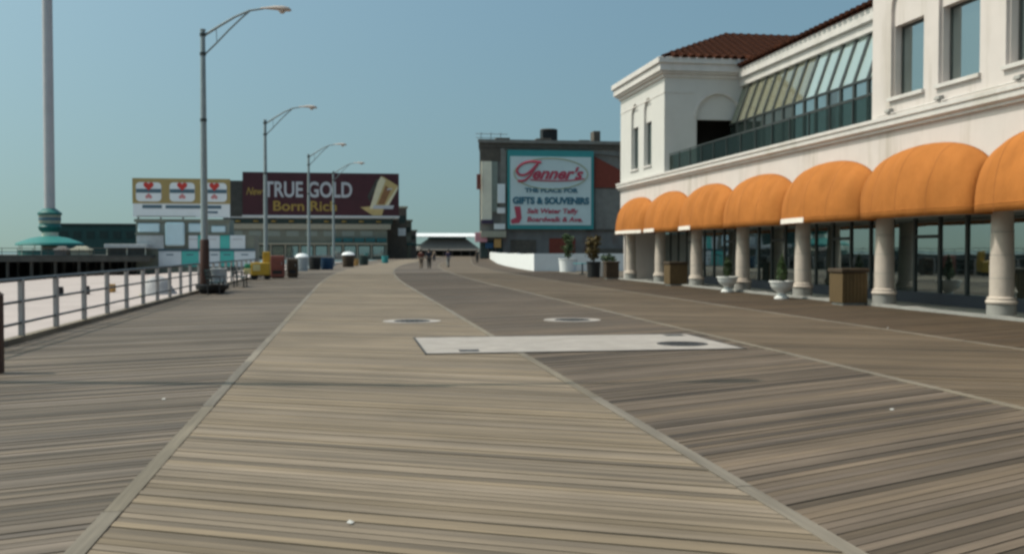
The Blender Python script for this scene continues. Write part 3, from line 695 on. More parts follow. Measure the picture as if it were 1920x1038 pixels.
t = thing('planter_box', 'white box planter beside the brown cabinet at the corner', 'planter', (15.65, 60.0, 0), 'planters beyond the arcade corner')
B(15.1, 16.3, 59.5, 60.6, 0, .92).build('box', 'white_paint', t, bevel=.03); B(15.2, 16.2, 59.6, 60.5, .92, .925).build('soil', 'soil', t)
s = thing('shrub', 'low green plant in the white box planter', 'shrub', (15.7, 60, .93), 'shrubs in the planters'); m = MB(); leaves(m, (15.8, 60, 1.1), (.55, .4, .28), 160, .16, random.Random(8)); m.build('crown', 'leaf', s); MB().tube([(15.7, 60, .9), (15.75, 60, 1.2)], .03, 5).build('trunk', 'bark', s)
wl = thing('low_wall', 'long low white wall bending along the boardwalk', 'wall', (14.4, 77.5, 0))
w_ = MB(); prev = None
pts = [(14.4+(bend(y)-bend(77.5))*1.0+(y-77.5)*.008, y) for y in (77.5, 90, 105, 125, 150, 180, 199)]
for (xa, ya), (xb, yb) in zip(pts, pts[1:]):
    w_.hexa([(xa, ya, -.01), (xa+.3, ya, -.01), (xb+.3, yb, -.01), (xb, yb, -.01)], [(xa, ya, 1.38), (xa+.3, ya, 1.38), (xb+.3, yb, 1.30), (xb, yb, 1.30)])
w_.build('wall_front', 'white_paint', wl); B(14.701, 26, 77.5, 77.8, -.01, 1.378).build('wall_return', 'white_paint', wl)
tb = thing('cafe_table', 'teal table with dark chairs beyond the arcade corner', 'table', (15.2, 66, 0))
MB().lathe([(0, .72), (.62, .72), (.62, .76), (0, .76)], (15.6, 66, 0), 20).build('table_top', 'board_teal', tb); MB().lathe([(.28, 0), (.28, .03), (.05, .06), (.05, .72)], (15.6, 66, 0), 12).build('pedestal', 'black', tb)

# ------------------------------------------------------------------ beach railing
def rail_x(y): return -5.78+bend(y)
rl = thing('beach_railing', 'three-bar metal railing on grey posts along the beach', 'railing', (-5.78, 20, 0))
pmesh = None; RY = [8.3+2.13*k for k in range(62)]
for y in RY:
    if pmesh is None:
        o = B(-.05, .05, -.05, .05, .09, 1.09).build('post', 'post_grey', None, bevel=.012); pmesh = o.data; o.parent = rl
    else: o = link('post', pmesh, rl)
    o.location = Vector((rail_x(y), y, 0))-Vector(rl.location)
for z, r_ in ((1.09, .035), (.70, .024), (.32, .024)):
    MB().tube([(rail_x(y)+.0, y, z) for y in RY], r_, 8).build('rail', 'rail_metal', rl, smooth=True)
bo = thing('bollard_post', 'dark brown timber post at the left picture edge', 'post', (-4.57, 13.94, 0))
B(-4.65, -4.49, 13.86, 14.02, 0, 1.02).build('shaft', 'brown_wood', bo, bevel=.01); MB().hexa([(-4.66, 13.85, 1.02), (-4.48, 13.85, 1.02), (-4.48, 14.03, 1.02), (-4.66, 14.03, 1.02)], [(-4.61, 13.90, 1.07), (-4.53, 13.90, 1.07), (-4.53, 13.98, 1.07), (-4.61, 13.98, 1.07)]).build('cap', 'brown_wood', bo)

# ------------------------------------------------------------------ street lamps
def make_lamp(label, sleeve=False):
    t = thing('street_lamp', label, 'street lamp', (0, 0, 0), 'tall lamps along the beach railing')
    MB().tube([(0, 0, .0), (0, 0, .3), (0, 0, 5), (0, 0, 10.0)], [.165, .14, .125, .09], 14).build('pole', 'galv', t, smooth=True)
    MB().lathe([(.0, 0), (.22, 0), (.22, .10), (.16, .22), (.13, .24)], n=14).build('base', 'galv', t, smooth=True)
    MB().lathe([(.0, 10.0), (.11, 10.0), (.11, 10.06), (0, 10.09)], n=12).build('pole_cap', 'galv', t)
    for z in (9.85, 9.12, 6.6): MB().lathe([(.10, z-.06), (.148-.003*z, z-.06), (.148-.003*z, z+.06), (.10, z+.06)], n=12).build('clamp', 'frame', t)
    up = [(.08, 0, 9.85), (.6, 0, 10.2), (1.2, 0, 10.58), (1.75, 0, 10.84), (2.25, 0, 10.93)]
    lo = [(.08, 0, 9.12), (.5, 0, 9.55), (1.0, 0, 10.1), (1.45, 0, 10.55), (1.75, 0, 10.82)]
    a = MB().tube(up, [.055, .052, .047, .042, .038], 8).build('arm', 'galv', t, smooth=True)
    MB().tube(lo, .034, 8).build('brace', 'galv', a, smooth=True)
    MB().tube([(.52, 0, 9.58), (.50, 0, 10.13)], .016, 6).build('strut', 'galv', a)
    # cobra head
    rings = [(2.15, .045, .045, 10.93), (2.4, .09, .06, 10.95), (2.7, .16, .10, 10.96), (3.0, .19, .13, 10.94), (3.22, .16, .11, 10.92), (3.32, .05, .04, 10.90)]
    h = MB(); n = 12; vs = [(x, wy*math.cos(k*2*math.pi/n), z+(wz if math.sin(k*2*math.pi/n) > 0 else wz*.55)*math.sin(k*2*math.pi/n)) for x, wy, wz, z in rings for k in range(n)]
    h.add(vs, [(i*n+k, i*n+(k+1) % n, (i+1)*n+(k+1) % n, (i+1)*n+k) for i in range(len(rings)-1) for k in range(n)]+[tuple(range(n)), tuple(range((len(rings)-1)*n, len(rings)*n))])
    hd = h.build('lamp_head', 'lamp_head', t, smooth=True)
    MB().lathe([(.0, -.14), (.08, -.12), (.13, -.05), (.14, .0), (0, .0)], (2.97, 0, 10.90), 14).build('lens', 'lens', hd, smooth='all')
    if sleeve: MB().lathe([(.175, .25), (.18, .27), (.175, 1.98), (.16, 2.02), (.145, 2.04)], n=14).build('brown_sleeve', 'brown_wood', t, smooth=True)
    return t
LP = [(-5.62, 13.3, 'tall galvanized street lamp left of the view, its shadow crossing the planks'), (-5.5, 39.8, 'nearest tall galvanized street lamp with brown sleeve at its foot'), (-5.35, 66.5, 'second street lamp along the beach railing'),
      (-3.5, 89.5, 'third street lamp, in front of the maroon billboard'), (-1.65, 108, 'farthest and smallest of the street lamps')]
lamp0 = make_lamp(LP[0][2]); lamp0.location = (LP[0][0], LP[0][1], 0)
lamp1 = make_lamp(LP[1][2], True); lamp1.location = (LP[1][0], LP[1][1], 0)
for x, y, lb in LP[2:]:
    c = copy_tree(lamp0, None, (x, y, 0), -.05 if y > 80 else 0); c['label'] = lb

# ------------------------------------------------------------------ benches, tubs, bins by the railing
def make_bench(label):
    t = thing('park_bench', label, 'bench', (0, 0, 0), 'benches by the railing')
    for i in range(4): B(-.08-.11*i, .02-.11*i, -.75, .75, .43, .46).build('seat_slat', 'bench_green', t)
    for i in range(3):
        z = .55+.13*i; B(-.47-.03*i, -.44-.03*i, -.75, .75, z, z+.10).build('back_slat', 'bench_green', t)
    for y in (-.6, .6):
        MB().tube([(.0, y, 0), (-.02, y, .43)], .03, 6).build('leg', 'iron', t); MB().tube([(-.42, y, 0), (-.43, y, .43), (-.53, y, .95)], .03, 6).build('leg', 'iron', t)
        MB().tube([(.02, y, .42), (.02, y, .64), (-.46, y, .66)], .022, 6).build('armrest', 'iron', t)
    return t
b1 = make_bench('dark green bench just past the nearest lamp'); b1.location = (-4.55, 45.5, 0)
b2 = copy_tree(b1, None, (-4.7, 38.4, 0)); b2['label'] = 'dark green bench beside the foot of the nearest lamp'
b3 = copy_tree(b1, None, (-4.2, 71, 0)); b3['label'] = 'dark green bench beyond the coloured vending boxes'
def bin_(x, y, r, h, body, lid, label, name='litter_bin', dome=True):
    t = thing(name, label, 'litter bin', (x, y, 0), 'litter bins along the beach side')
    MB().lathe([(0, 0), (r*.86, 0), (r*.95, h*.5), (r, h*.94), (r, h), (0, h)], (x, y, 0), 16).build('body', body, t, smooth=True)
    for k in range(3): MB().lathe([(r*.98, h*(.25+.25*k)-.02), (r*1.04, h*(.25+.25*k)), (r*.98, h*(.25+.25*k)+.02)], (x, y, 0), 16).build('hoop', body, t, smooth=True)
    MB().lathe([(r*1.08, h), (r*1.1, h+.06), (r*.8, h+.26), (r*.3, h+.34), (0, h+.35)] if dome else [(r*1.06, h), (r*1.06, h+.05), (0, h+.06)], (x, y, 0), 16).build('lid', lid, t, smooth=True)
bin_(-5.15, 40.6, .38, .85, 'bin_grey', 'bin_grey', 'pale grey litter bin against the nearest lamp', dome=False)
t = thing('planter_tub', 'low dark round tub at the foot of the nearest lamp', 'tub', (-5.0, 38.0, 0))
MB().lathe([(0, 0), (.42, 0), (.50, .14), (.60, .16), (.62, .32), (.54, .34), (.5, .28), (0, .28)], (-5.1, 38.9, 0), 20).build('bowl', 'black', t, smooth=True); MB().lathe([(0, .29), (.49, .29), (0, .33)], (-5.1, 38.9, 0), 16).build('soil', 'soil', t)
# vending boxes
v = thing('vending_cart', 'yellow vending cart with green top box by the railing', 'cart', (-4.9, 57, 0))
B(-5.35, -4.35, 56.5, 57.4, .25, .95).build('body', 'yellow', v, bevel=.03); B(-5.75, -5.352, 56.6, 57.3, .3, .62).build('side_shelf', 'cart_cream', v, bevel=.02)
B(-4.75, -4.36, 56.9, 57.39, .951, 1.55).build('back_panel', 'yellow', v, bevel=.02); B(-5.72, -5.40, 56.7, 57.2, .62, .88).build('green_tub', 'green', v, bevel=.04)
for y in (56.7, 57.2): MB().tube([(-5.2, y-.03, .17), (-5.2, y+.03, .17)], .17, 14).build('wheel', 'black', v); MB().tube([(-4.5, y-.03, .17), (-4.5, y+.03, .17)], .17, 14).build('wheel', 'black', v)
B(-5.25, -4.85, 56.485, 56.5, .5, .85).build('sign_plate', 'cart_cream', v)
def vend(x, y, w, h, m, label):
    t = thing('vending_box', label, 'vending box', (x, y, 0), 'vending boxes by the railing')
    B(x-w/2, x+w/2, y-.35, y+.35, .08, h).build('body', m, t, bevel=.03); B(x-w/2+.06, x+w/2-.06, y-.37, y-.35, h*.45, h-.12).build('door', m, t, bevel=.008)
    B(x-w/2+.05, x+w/2-.05, y-.3, y+.3, 0, .08).build('plinth', 'black', t); B(x+w/2-.16, x+w/2-.12, y-.385, y-.37, h*.6, h*.72).build('handle', 'galv', t)
    B(x-w/2+.12, x+w/2-.12, y-.365, y-.35, .25, .45).build('slot', 'black', t)
vend(-4.15, 60, .78, 1.32, 'red_brown', 'red brown vending box next to the yellow cart')
vend(-3.35, 61.2, .62, 1.12, 'cabinet_dark', 'dark vending box right of the red brown one')
bin_(-3.7, 80.5, .5, 1.05, 'bin_grey', 'pav_roof', 'pale bin with white dome lid before the maroon billboard')
bin_(-2.9, 86.5, .52, 1.0, 'black', 'black', 'black bin next to the blue bin', dome=False)
bin_(-1.9, 87.5, .6, .95, 'blue', 'blue', 'dark blue bin on the left lane', dome=False)
bin_(-.1, 100.5, .62, 1.15, 'cabinet_dark', 'pav_roof', 'dark bin with white dome lid farther along')
bin_(1.6, 113, .55, 1.0, 'shop_dark', 'shop_dark', 'dark green bin past the white-lidded bins', dome=False)
bin_(.7, 108, .3, .7, 'sign_orange', 'sign_orange', 'small tan bin between dark bins', dome=False)
bin_(4.6, 131, .45, .9, 'board_teal', 'board_teal', 'small teal bin far along the left side', dome=False)

# on the beach
for i, (x, y, m, lb) in enumerate(((-17.5, 64.5, 'black', 'dark beach barrel left of the other dark one'), (-16.1, 65, 'black', 'dark beach barrel next to the tan barrels'), (-14.9, 66.5, 'sign_orange', 'tan beach barrel seen through the railing'), (-12.9, 67, 'cart_cream', 'yellowish beach barrel nearest the tarp pile'))):
    z = sand_z(x-bend(y), y)-.03
    t = thing('beach_barrel', lb, 'barrel', (x, y, z), 'barrels on the sand')
    MB().lathe([(0, 0), (.25, 0), (.27, .28), (.25, .56), (0, .56)], (x, y, z), 14).build('drum', m, t, smooth=True)
    for q in (.18, .38): MB().lathe([(.262, q-.015), (.285, q), (.262, q+.015)], (x, y, z), 14).build('hoop', m, t, smooth=True)
t = thing('tarp_pile', 'grey tarpaulin covered pile on the sand behind the railing', 'tarp pile', (-10.8, 60, -1.15))
m_ = MB(); rng = random.Random(4); n = 22; rings = [(1.15, 0), (1.0, .25), (.72, .75), (.55, 1.1), (.3, 1.28), (.0, 1.33)]; vs = []
for r_, z in rings:
    for k in range(n): q = r_*(1+.12*math.sin(3*k*2*math.pi/n+z*3)+rng.uniform(-.05, .05)); vs.append((-10.9+q*1.05*math.cos(k*2*math.pi/n), 60+q*math.sin(k*2*math.pi/n), -1.2+z+rng.uniform(-.04, .04)))
m_.add(vs, [(i*n+k, i*n+(k+1) % n, (i+1)*n+(k+1) % n, (i+1)*n+k) for i in range(len(rings)-1) for k in range(n)]); m_.build('tarpaulin', 'tarp', t, smooth='all')
MB().tube([(-10.9+1.02*math.cos(a*.4), 60+.98*math.sin(a*.4), -.92) for a in range(17)], .02, 5).build('rope', 'cart_cream', t)

# ------------------------------------------------------------------ amusement pier
pr = thing('pier', 'dark timber pier standing over the sand on piles', 'pier', (-30, 150, 0))
B(-130, -27.6, 146, 186, .55, 1.0).build('deck', 'pier_dark', pr); B(-130, -27.6, 145.8, 145.998, .1, .8).build('edge_beam', 'pier_dark', pr)
x = -96
pile = None
while x < -28:
    for y in (146.6, 151, 156, 161):
        if pile is None: o = MB().tube([(0, 0, -3.6), (0, 0, .55)], .22, 8).build('pile', 'pier_dark', None, smooth=True); o.parent = pr; pile = o.data
        else: o = link('pile', pile, pr)
        o.location = Vector((x, y, 0))-Vector(pr.location)
    x += 3.1
B(-130, -30.5, 170, 170.5, -3.5, .55).build('under_deck_sheet', 'pier_dark', pr)  # solid dark sheet under the deck, behind the piles
for z in (1.45, 1.95): MB().tube([(-95, 146.2, z), (-33, 146.2, z)], .05, 5).build('guard_rail', 'pier_dark', pr)
for k in range(32): MB().tube([(-95+2*k, 146.2, 1.0), (-95+2*k, 146.2, 1.95)], .045, 5).build('guard_post', 'pier_dark', pr)
# ride tower
tw = thing('ride_tower', 'tall slim observation ride tower with green cabin at its foot', 'tower', (-44.6, 160, 1.0))
tx, ty = -44.6, 160
MB().tube([(tx, ty, 1.0), (tx, ty, 40), (tx, ty, 78)], [.78, .72, .62], 16).build('mast', 'mast_pale', tw, smooth=True)
for z in range(10, 78, 4): MB().lathe([(.79-.002*z, z-.06), (.80-.002*z, z), (.79-.002*z, z+.06)], (tx, ty, 0), 16).build('mast_joint', 'bin_grey', tw, smooth=True)
MB().lathe([(0, 7.95), (.9, 7.95), (1.7, 7.3), (1.7, 7.0), (0, 7.0)], (tx, ty, 0), 20).build('cabin_cap', 'tower_green', tw, smooth=True)
MB().lathe([(1.45, 5.7), (1.55, 6.1), (1.55, 7.0)], (tx, ty, 0), 20).build('cabin_wall', 'cream_band', tw, smooth=True)
MB().lathe([(1.555, 6.15), (1.57, 6.2), (1.57, 6.55), (1.555, 6.6)], (tx, ty, 0), 20).build('cabin_window_band', 'sign_blue', tw, smooth=True)
MB().lathe([(1.2, 4.4), (1.5, 4.7), (1.65, 5.2), (1.5, 5.35), (1.45, 5.7)], (tx, ty, 0), 20).build('cabin_skirt', 'tower_green', tw, smooth=True)
MB().lathe([(1.15, 1.0), (1.15, 4.4)], (tx, ty, 0), 20).build('boarding_drum', 'cream_panel', tw, smooth=True)
cn = thing('ride_canopy', 'wide teal canopy spread round the foot of the ride tower', 'canopy', (tx, ty-2, 1.0))
MB().lathe([(1.2, 3.75), (2.6, 3.5), (4.6, 2.75), (4.75, 2.45), (4.6, 2.4)], (tx+.6, ty-2.2, 0), 24).build('canopy', 'teal', cn, smooth=True)
for k in range(8): MB().tube([(tx+.6+4.3*math.cos(k*.785), ty-2.2+4.3*math.sin(k*.785), 1.0), (tx+.6+4.3*math.cos(k*.785), ty-2.2+4.3*math.sin(k*.785), 2.75)], .06, 6).build('post', 'cream_panel', cn)
MB().lathe([(4.3, 1.0), (4.3, 1.7), (4.2, 1.7), (4.2, 1.0)], (tx+.6, ty-2.2, 0), 24).build('fence_ring', 'tower_green', cn)
hl = thing('pier_hall', 'long dark green flat-roofed hall on the pier behind the ride tower', 'building', (-41, 172, 1.0))
B(-46.9, -30, 172, 184, 1.0, 5.75).build('wall', 'hall_green', hl); B(-47.1, -29.9, 171.8, 184.2, 5.75, 6.05).build('roof', 'pier_dark', hl)
for k in range(8): B(-46.4+2.05*k, -45.2+2.05*k, 171.94, 171.998, 3.6, 4.8).build('window', 'shop_dark', hl)
tn = thing('ride_tent', 'pale conical tent on the pier beside the panelled front', 'tent', (-29, 150, 1.0))
MB().lathe([(2.0, 2.05), (1.9, 2.3), (.9, 3.2), (.12, 3.95), (0, 4.0)], (-29, 153, 0), 12).build('canopy', 'greygreen', tn); MB().lathe([(1.9, 1.0), (1.9, 2.05)], (-29, 153, 0), 12).build('side_cloth', 'bin_grey', tn)
sd = thing('pier_stand', 'low pale stand with overhanging roof on the pier', 'stand', (-31.5, 149, 1.0))
B(-33.6, -28.6, 148, 149.5, 1.0, 2.0).build('counter', 'pier_dark', sd); B(-34.0, -28.2, 147.6, 150, 2.0, 2.55).build('roof', 'bin_grey', sd, bevel=.05)
for x in (-33.7, -31, -28.5): MB().tube([(x, 147.9, 1.0), (x, 147.9, 2.0)], .06, 6).build('post', 'cream_panel', sd)
for i, (x, w, h, m, lb) in enumerate(((-37.6, 2.4, 1.0, 'cream_band', 'small pale booth on the pier right of the teal canopy'), (-53, 5, .9, 'hall_green', 'low green booth at the left end of the pier'), (-40.2, 1.6, 1.0, 'brick_lower', 'small reddish booth under the teal canopy edge'))):
    t = thing('pier_booth', lb, 'booth', (x, 150, 1.0), 'booths on the pier'); B(x-w/2, x+w/2, 149, 151, 1.0, 1.0+h*.75).build('body', m, t); MB().hexa([(x-w/2-.2, 148.8, 1+h*.75), (x+w/2+.2, 148.8, 1+h*.75), (x+w/2+.2, 151.2, 1+h*.75), (x-w/2-.2, 151.2, 1+h*.75)], [(x-w/4, 149.7, 1+h*1.25), (x+w/4, 149.7, 1+h*1.25), (x+w/4, 150.3, 1+h*1.25), (x-w/4, 150.3, 1+h*1.25)]).build('roof', m, t)

# panelled front with the playing-card billboard
pf = thing('panelled_front', 'tiered white and turquoise panelled front of the pier', 'building', (-21, 150, -1))
B(-30.3, -13.7, 150.5, 158, -1.6, 3.9).build('core', 'olive_wall', pf); B(-30.3, -17.3, 150.6, 157, 3.9, 6.2).build('upper_core', 'greygreen', pf)
def panels(y, z0, z1, spec, nm='panel'):
    for x0, x1, m in spec: B(x0+.02, x1-.02, y-.12, y, z0, z1).build(nm, m, pf, bevel=.02)
panels(150.4, -.7, 1.55, [(-27.2, -24.0, 'panel_white'), (-24.0, -21.6, 'aqua'), (-21.6, -20.1, 'panel_white'), (-20.1, -18.6, 'panel_white'), (-18.6, -16.6, 'aqua'), (-16.6, -13.6, 'panel_white')])
panels(150.45, 1.9, 3.85, [(-23.0, -21.7, 'panel_white'), (-21.7, -20.9, 'aqua'), (-20.9, -18.6, 'panel_white'), (-18.6, -17.2, 'aqua'), (-17.2, -15.0, 'panel_white'), (-30.2, -26.4, 'bin_grey')])
B(-26.2, -23.5, 149.9, 150.3, 2.3, 5.7).build('tall_panel', 'panel_blue', pf, bevel=.3)
for x0, x1, zt in ((-30.0, -27.0, 5.6), (-23.0, -20.5, 5.6), (-19.8, -17.8, 5.2)): B(x0, x1, 150.3, 150.55, 4.25, zt).build('round_panel', 'panel_blue', pf, bevel=.2)
B(-30.5, -17.1, 150.25, 150.599, 5.75, 6.15).build('beam', 'olive_wall', pf); B(-30.4, -26.3, 150.2, 150.499, 3.95, 4.18).build('beam', 'olive_wall', pf); B(-23.4, -17.5, 150.2, 150.499, 3.95, 4.18).build('beam', 'olive_wall', pf); B(-27.2, -13.6, 150.15, 150.39, 1.6, 1.84).build('beam', 'sign_blue', pf)
for x in (-25.6, -22.8, -19.4, -17.6, -15.1): B(x-.5, x+.5, 150.262, 150.279, .95, 1.12).build('sign_line', 'sign_blue', pf)
for x in (-22.3, -19.8, -16.1): B(x-.7, x+.7, 150.312, 150.329, 3.2, 3.35).build('sign_line', 'bin_grey', pf)
cb = thing('card_billboard', 'yellow billboard with three playing cards showing red hearts', 'billboard', (-24, 150, 6.2))
B(-30.7, -17.2, 150.6, 151.0, 6.45, 8.42).build('lower_panel', 'sign_white', cb); B(-30.75, -17.15, 150.55, 151.05, 8.42, 12.05).build('card_panel', 'gold_yellow', cb)
for k in range(5): MB().tube([(-30+3.1*k, 150.8, 6.15), (-30+3.1*k, 150.8, 6.5)], .12, 6).build('leg', 'pier_dark', cb)
def heart(cx, cz, s, y):
    pts = []
    for k in range(24):
        a = k*2*math.pi/24; pts.append((cx+s*16*math.sin(a)**3/16, y, cz+s*(13*math.cos(a)-5*math.cos(2*a)-2*math.cos(3*a)-math.cos(4*a))/17))
    return pts
def rrect(cx, cz, w, h, r, y):
    out = []
    for sx, sz, a0 in ((1, 1, 0), (-1, 1, 90), (-1, -1, 180), (1, -1, 270)):
        for q in range(5): a = R(a0+q*22.5); out.append((cx+sx*(w/2-r)+r*math.cos(a), y, cz+sz*(h/2-r)+r*math.sin(a)))
    return out
for cx in (-28.5, -23.85, -19.35):
    c = MB().prism(rrect(cx, 10.08, 3.5, 2.75, .55, 150.5), (0, .045, 0)).build('card', 'sign_white', cb)
    B(cx-1.72, cx+1.72, 150.47, 150.498, 9.95, 10.5).build('card_band', 'sign_blue', c)
    MB().prism(heart(cx, 10.95, .72, 150.46), (0, .035, 0)).build('heart', 'heart_red', c); MB().prism(heart(cx, 9.45, -.48, 150.46), (0, .035, 0)).build('heart', 'heart_pink', c)
B(-29.4, -26.7, 150.57, 150.599, 7.72, 8.2).build('sign_line', 'sign_blue', cb); B(-26.2, -18.4, 150.57, 150.599, 7.72, 8.18).build('sign_line', 'sign_blue', cb); B(-20.4, -18.9, 150.57, 150.599, 7.05, 7.35).build('sign_line', 'sign_blue', cb)
B(-30.2, -22, 150.57, 150.599, 6.5, 6.62).build('sign_line', 'greygreen', cb)

# ------------------------------------------------------------------ maroon billboard and the shops beneath
sh = thing('shop_block', 'long olive shop block under the maroon billboard', 'building', (-7, 200, 0))
B(-24, 7.5, 201, 222, -.2, 5.9).build('wall', 'olive_wall', sh); B(-24.2, 8.2, 200.6, 222, 5.9, 6.9).build('fascia', 'cream_band', sh); B(-24.2, 8.6, 200.7, 222, 6.9, 8.0).build('roof_band', 'shop_dark', sh); B(-24.3, 9.8, 200.2, 222, 8.0, 8.25).build('roof_edge', 'panel_white', sh)
for k in range(9): MB().lathe([(0, 0), (.5, 0), (.5, .25), (0, .3)], (-21.4+3.4*k, 200.5, 7.25), 10).build('roof_lamp', 'gold_letter', sh)
B(-24, 7.5, 200.4, 200.998, 2.85, 3.15).build('canopy_edge', 'cream_band', sh)
for k in range(11):
    x0 = -23.4+2.8*k; f_ = B(x0, x0+2.3, 200.9, 200.998, .15, 2.7).build('shop_window', 'shop_dark', sh); B(x0+.1, x0+2.2, 200.86, 200.899, .5, 2.5).build('pane', 'win_glass', f_); B(x0-.3, x0-.1, 200.8, 200.998, 0, 2.8).build('pier', 'cream_band', sh)
for k in range(5): B(-3.4+2.2*k, -1.5+2.2*k, 200.3, 200.998, 3.3, 4.1).build('sign_panel', 'awning_teal', sh)
for k in range(8): B(-23+3.6*k, -20.6+3.6*k, 200.93, 200.998, 4.5, 5.5).build('upper_window', 'greygreen', sh)
mb_ = thing('maroon_billboard', 'huge maroon billboard with silver and gold lettering and a gold pack', 'billboard', (-5, 200, 8.2))
B(-20.4, 9.8, 199.8, 200.3, 8.3, 16.9).build('board', 'maroon', mb_); B(-23.4, -20.401, 200.0, 203, 8.3, 15.2).build('side_return', 'pier_dark', mb_)
B(-20.5, 9.9, 199.6, 200.4, 8.26, 8.5).build('bottom_rail', 'panel_white', mb_)
for k in range(6): MB().tube([(-18+5.2*k, 200.6, 8.2), (-18+5.2*k, 200.6, 9)], .12, 6).build('strut', 'pier_dark', mb_)
Y0 = 199.76
lettering('letters_new', 'New', (-19.7, Y0, 12.5), 'gold_letter', mb_, 2.0, shear=.35, bold=.03, width=3.2)
lettering('letters_true_gold', 'TRUE GOLD', (-16.4, Y0, 12.15), 'silver_letter', mb_, 4.2, bold=.09, width=17.0)
lettering('letters_born_rich', 'Born Rich', (-14.6, Y0, 9.45), 'gold_letter', mb_, 2.7, bold=.05, width=12.2)
pk = MB().prism([(4.4, Y0, 9.9), (6.6, Y0, 9.9), (9.6, Y0, 14.5), (6.6, Y0, 16.3)], (0, .035, 0)).build('pack', 'pack_gold', mb_)
for nm, m, pts, dy in (('pack_side', 'pack_light', [(4.0, 9.9), (4.9, 9.9), (7.2, 15.6), (6.3, 16.35), (5.6, 15.2)], .02), ('pack_face', 'pack_brown', [(5.6, 10.8), (6.9, 10.8), (8.2, 13.6), (7.2, 14.6)], .02), ('pack_foil', 'silver_letter', [(4.6, 9.9), (8.6, 9.9), (8.8, 10.6), (4.9, 10.6)], .03), ('pack_base', 'pack_gold', [(2.2, 10.2), (4.4, 10.4), (6.8, 9.9), (6.4, 8.6), (4.6, 8.6)], .01), ('pack_shade', 'pier_dark', [(4.0, 11.2), (3.6, 12.4), (5.4, 15.9), (5.9, 15.6)], .01), ('pack_right', 'pack_light', [(6.6, 9.9), (7.4, 9.9), (9.6, 13.9), (9.6, 14.5)], .025), ('pack_glint', 'silver_letter', [(7.4, 13.6), (8.6, 13.8), (8.4, 14.0), (7.5, 13.9)], .04)):
    MB().prism([(u, Y0-dy, w) for u, w in pts], (0, dy*.9, 0)).build(nm, m, pk)

# shops farther along the bend
for i, (x0, x1, y0, y1, h, m, lb) in enumerate(((10.2, 12.0, 212, 232, 10.6, 'brick_dark', 'tall narrow dark shop beside the maroon billboard'), (12.2, 13.9, 226, 246, 8.2, 'olive_wall', 'lower olive shop behind the tall narrow one'), (14.3, 15.9, 240, 262, 6.2, 'brick_lower', 'lowest dark shop before the far pavilion'))):
    t = thing('far_shop', lb, 'building', ((x0+x1)/2, y0, 0), 'shops along the far bend')
    B(x0-12, x1, y0, y1, -.2, h).build('wall', m, t); B(x0-12.1, x1+.25, y0-.2, y1, h, h+.4).build('cornice', 'cream_band', t)
    B(x1, x1+.06, y0+2, y1-2, .4, 2.8).build('shop_window', 'shop_dark', t); B(x0, x1-.2, y0-.1, y0, h*.45, h*.6).build('sign_board', 'sign_white' if i == 0 else 'greygreen', t); B(x0+.2, x1-.3, y0-.06, y0, h*.7, h*.85).build('window', 'shop_dark', t)
    B(x1+.02, x1+1.2, y0+1, y1-1, 2.9, 3.2).build('canopy', 'awning_teal', t)

# far pavilion closing the view
pv = thing('far_pavilion', 'far pavilion with flat white roof and dark sloping canopy', 'pavilion', (28, 290, 0))
MB().hexa([(18.2, 288, 5.7), (37.2, 288, 5.7), (37.2, 303, 5.7), (18.2, 303, 5.7)], [(19.2, 291.2, 6.75), (36.2, 291.2, 6.75), (36.2, 300, 6.75), (19.2, 300, 6.75)]).build('roof', 'pav_roof', pv)  # front edge shaped to lean back, so the sun brightens it
MB().hexa([(18.5, 287, 1.7), (38, 287, 1.7), (38, 302, 1.7), (18.5, 302, 1.7)], [(23, 290.5, 5.0), (34, 290.5, 5.0), (34, 300, 5.0), (23, 300, 5.0)]).build('canopy', 'pav_brown', pv)
B(23.2, 33.8, 290.6, 299, 5.0, 5.75).build('clerestory', 'awning_teal', pv)
for k in range(8): MB().tube([(19+2.6*k, 287.6, 0), (19+2.6*k, 287.6, 1.72)], .13, 6).build('post', 'pav_brown', pv)
B(19, 37.6, 296, 297, -.1, 1.7).build('back_wall', 'pier_dark', pv)

# ------------------------------------------------------------------ brick block with the souvenir billboard
# measured on a drawing at 1:1.6
KS = 1.6
def XF(p): return (p[0]*1.6, 200+(p[1]-125)*1.6, 1.6+(p[2]-1.6)*1.6)
bb = thing('brick_block', 'old grey brick block carrying the souvenir billboard on its side', 'building', (26, 125, 0))
def quad_prism(c, z0, z1): return MB().hexa([(x, y, z0) for x, y in c], [(x, y, z1) for x, y in c])
cor = [(16.25, 125), (46, 125), (50, 152), (20.4, 152)]
quad_prism(cor, 4.2, 14.6).build('wall', 'brick_grey', bb); quad_prism([(16.26, 125.01), (46, 125.01), (50, 152), (20.41, 152)], -.1, 4.2).build('lower_wall', 'brick_lower', bb); quad_prism([(16.1, 124.8), (46.2, 124.8), (50.2, 152.2), (20.2, 152.2)], 14.6, 15.5).build('parapet', 'brick_dark', bb)
quad_prism([(16.0, 124.6), (46.2, 124.6), (46.2, 124.79), (16.0, 124.79)], 15.2, 15.62).build('coping', 'brick_grey', bb)
B(20.2, 23.5, 124.93, 125.009, .3, 3.0).build('bricked_opening', 'brick_dark', bb); B(25.2, 28.6, 124.93, 125.009, .4, 3.2).build('bricked_opening', 'red_roof', bb); B(30.5, 46, 124.92, 125.009, .2, 1.9).build('dark_dado', 'brick_dark', bb); B(30.0, 46, 124.9, 125.0, 4.05, 4.35).build('string_course', 'brick_dark', bb)
B(31.2, 46, 124.88, 124.99, 4.4, 9.6).build('render_patch', 'brick_grey', bb)
MB().prism([(31.0, 124.7, 9.7), (46, 124.7, 9.7), (46, 124.7, 11.0), (34.6, 124.7, 11.9), (31.0, 124.7, 13.7)], (0, .28, 0)).build('red_gable', 'red_roof', bb)
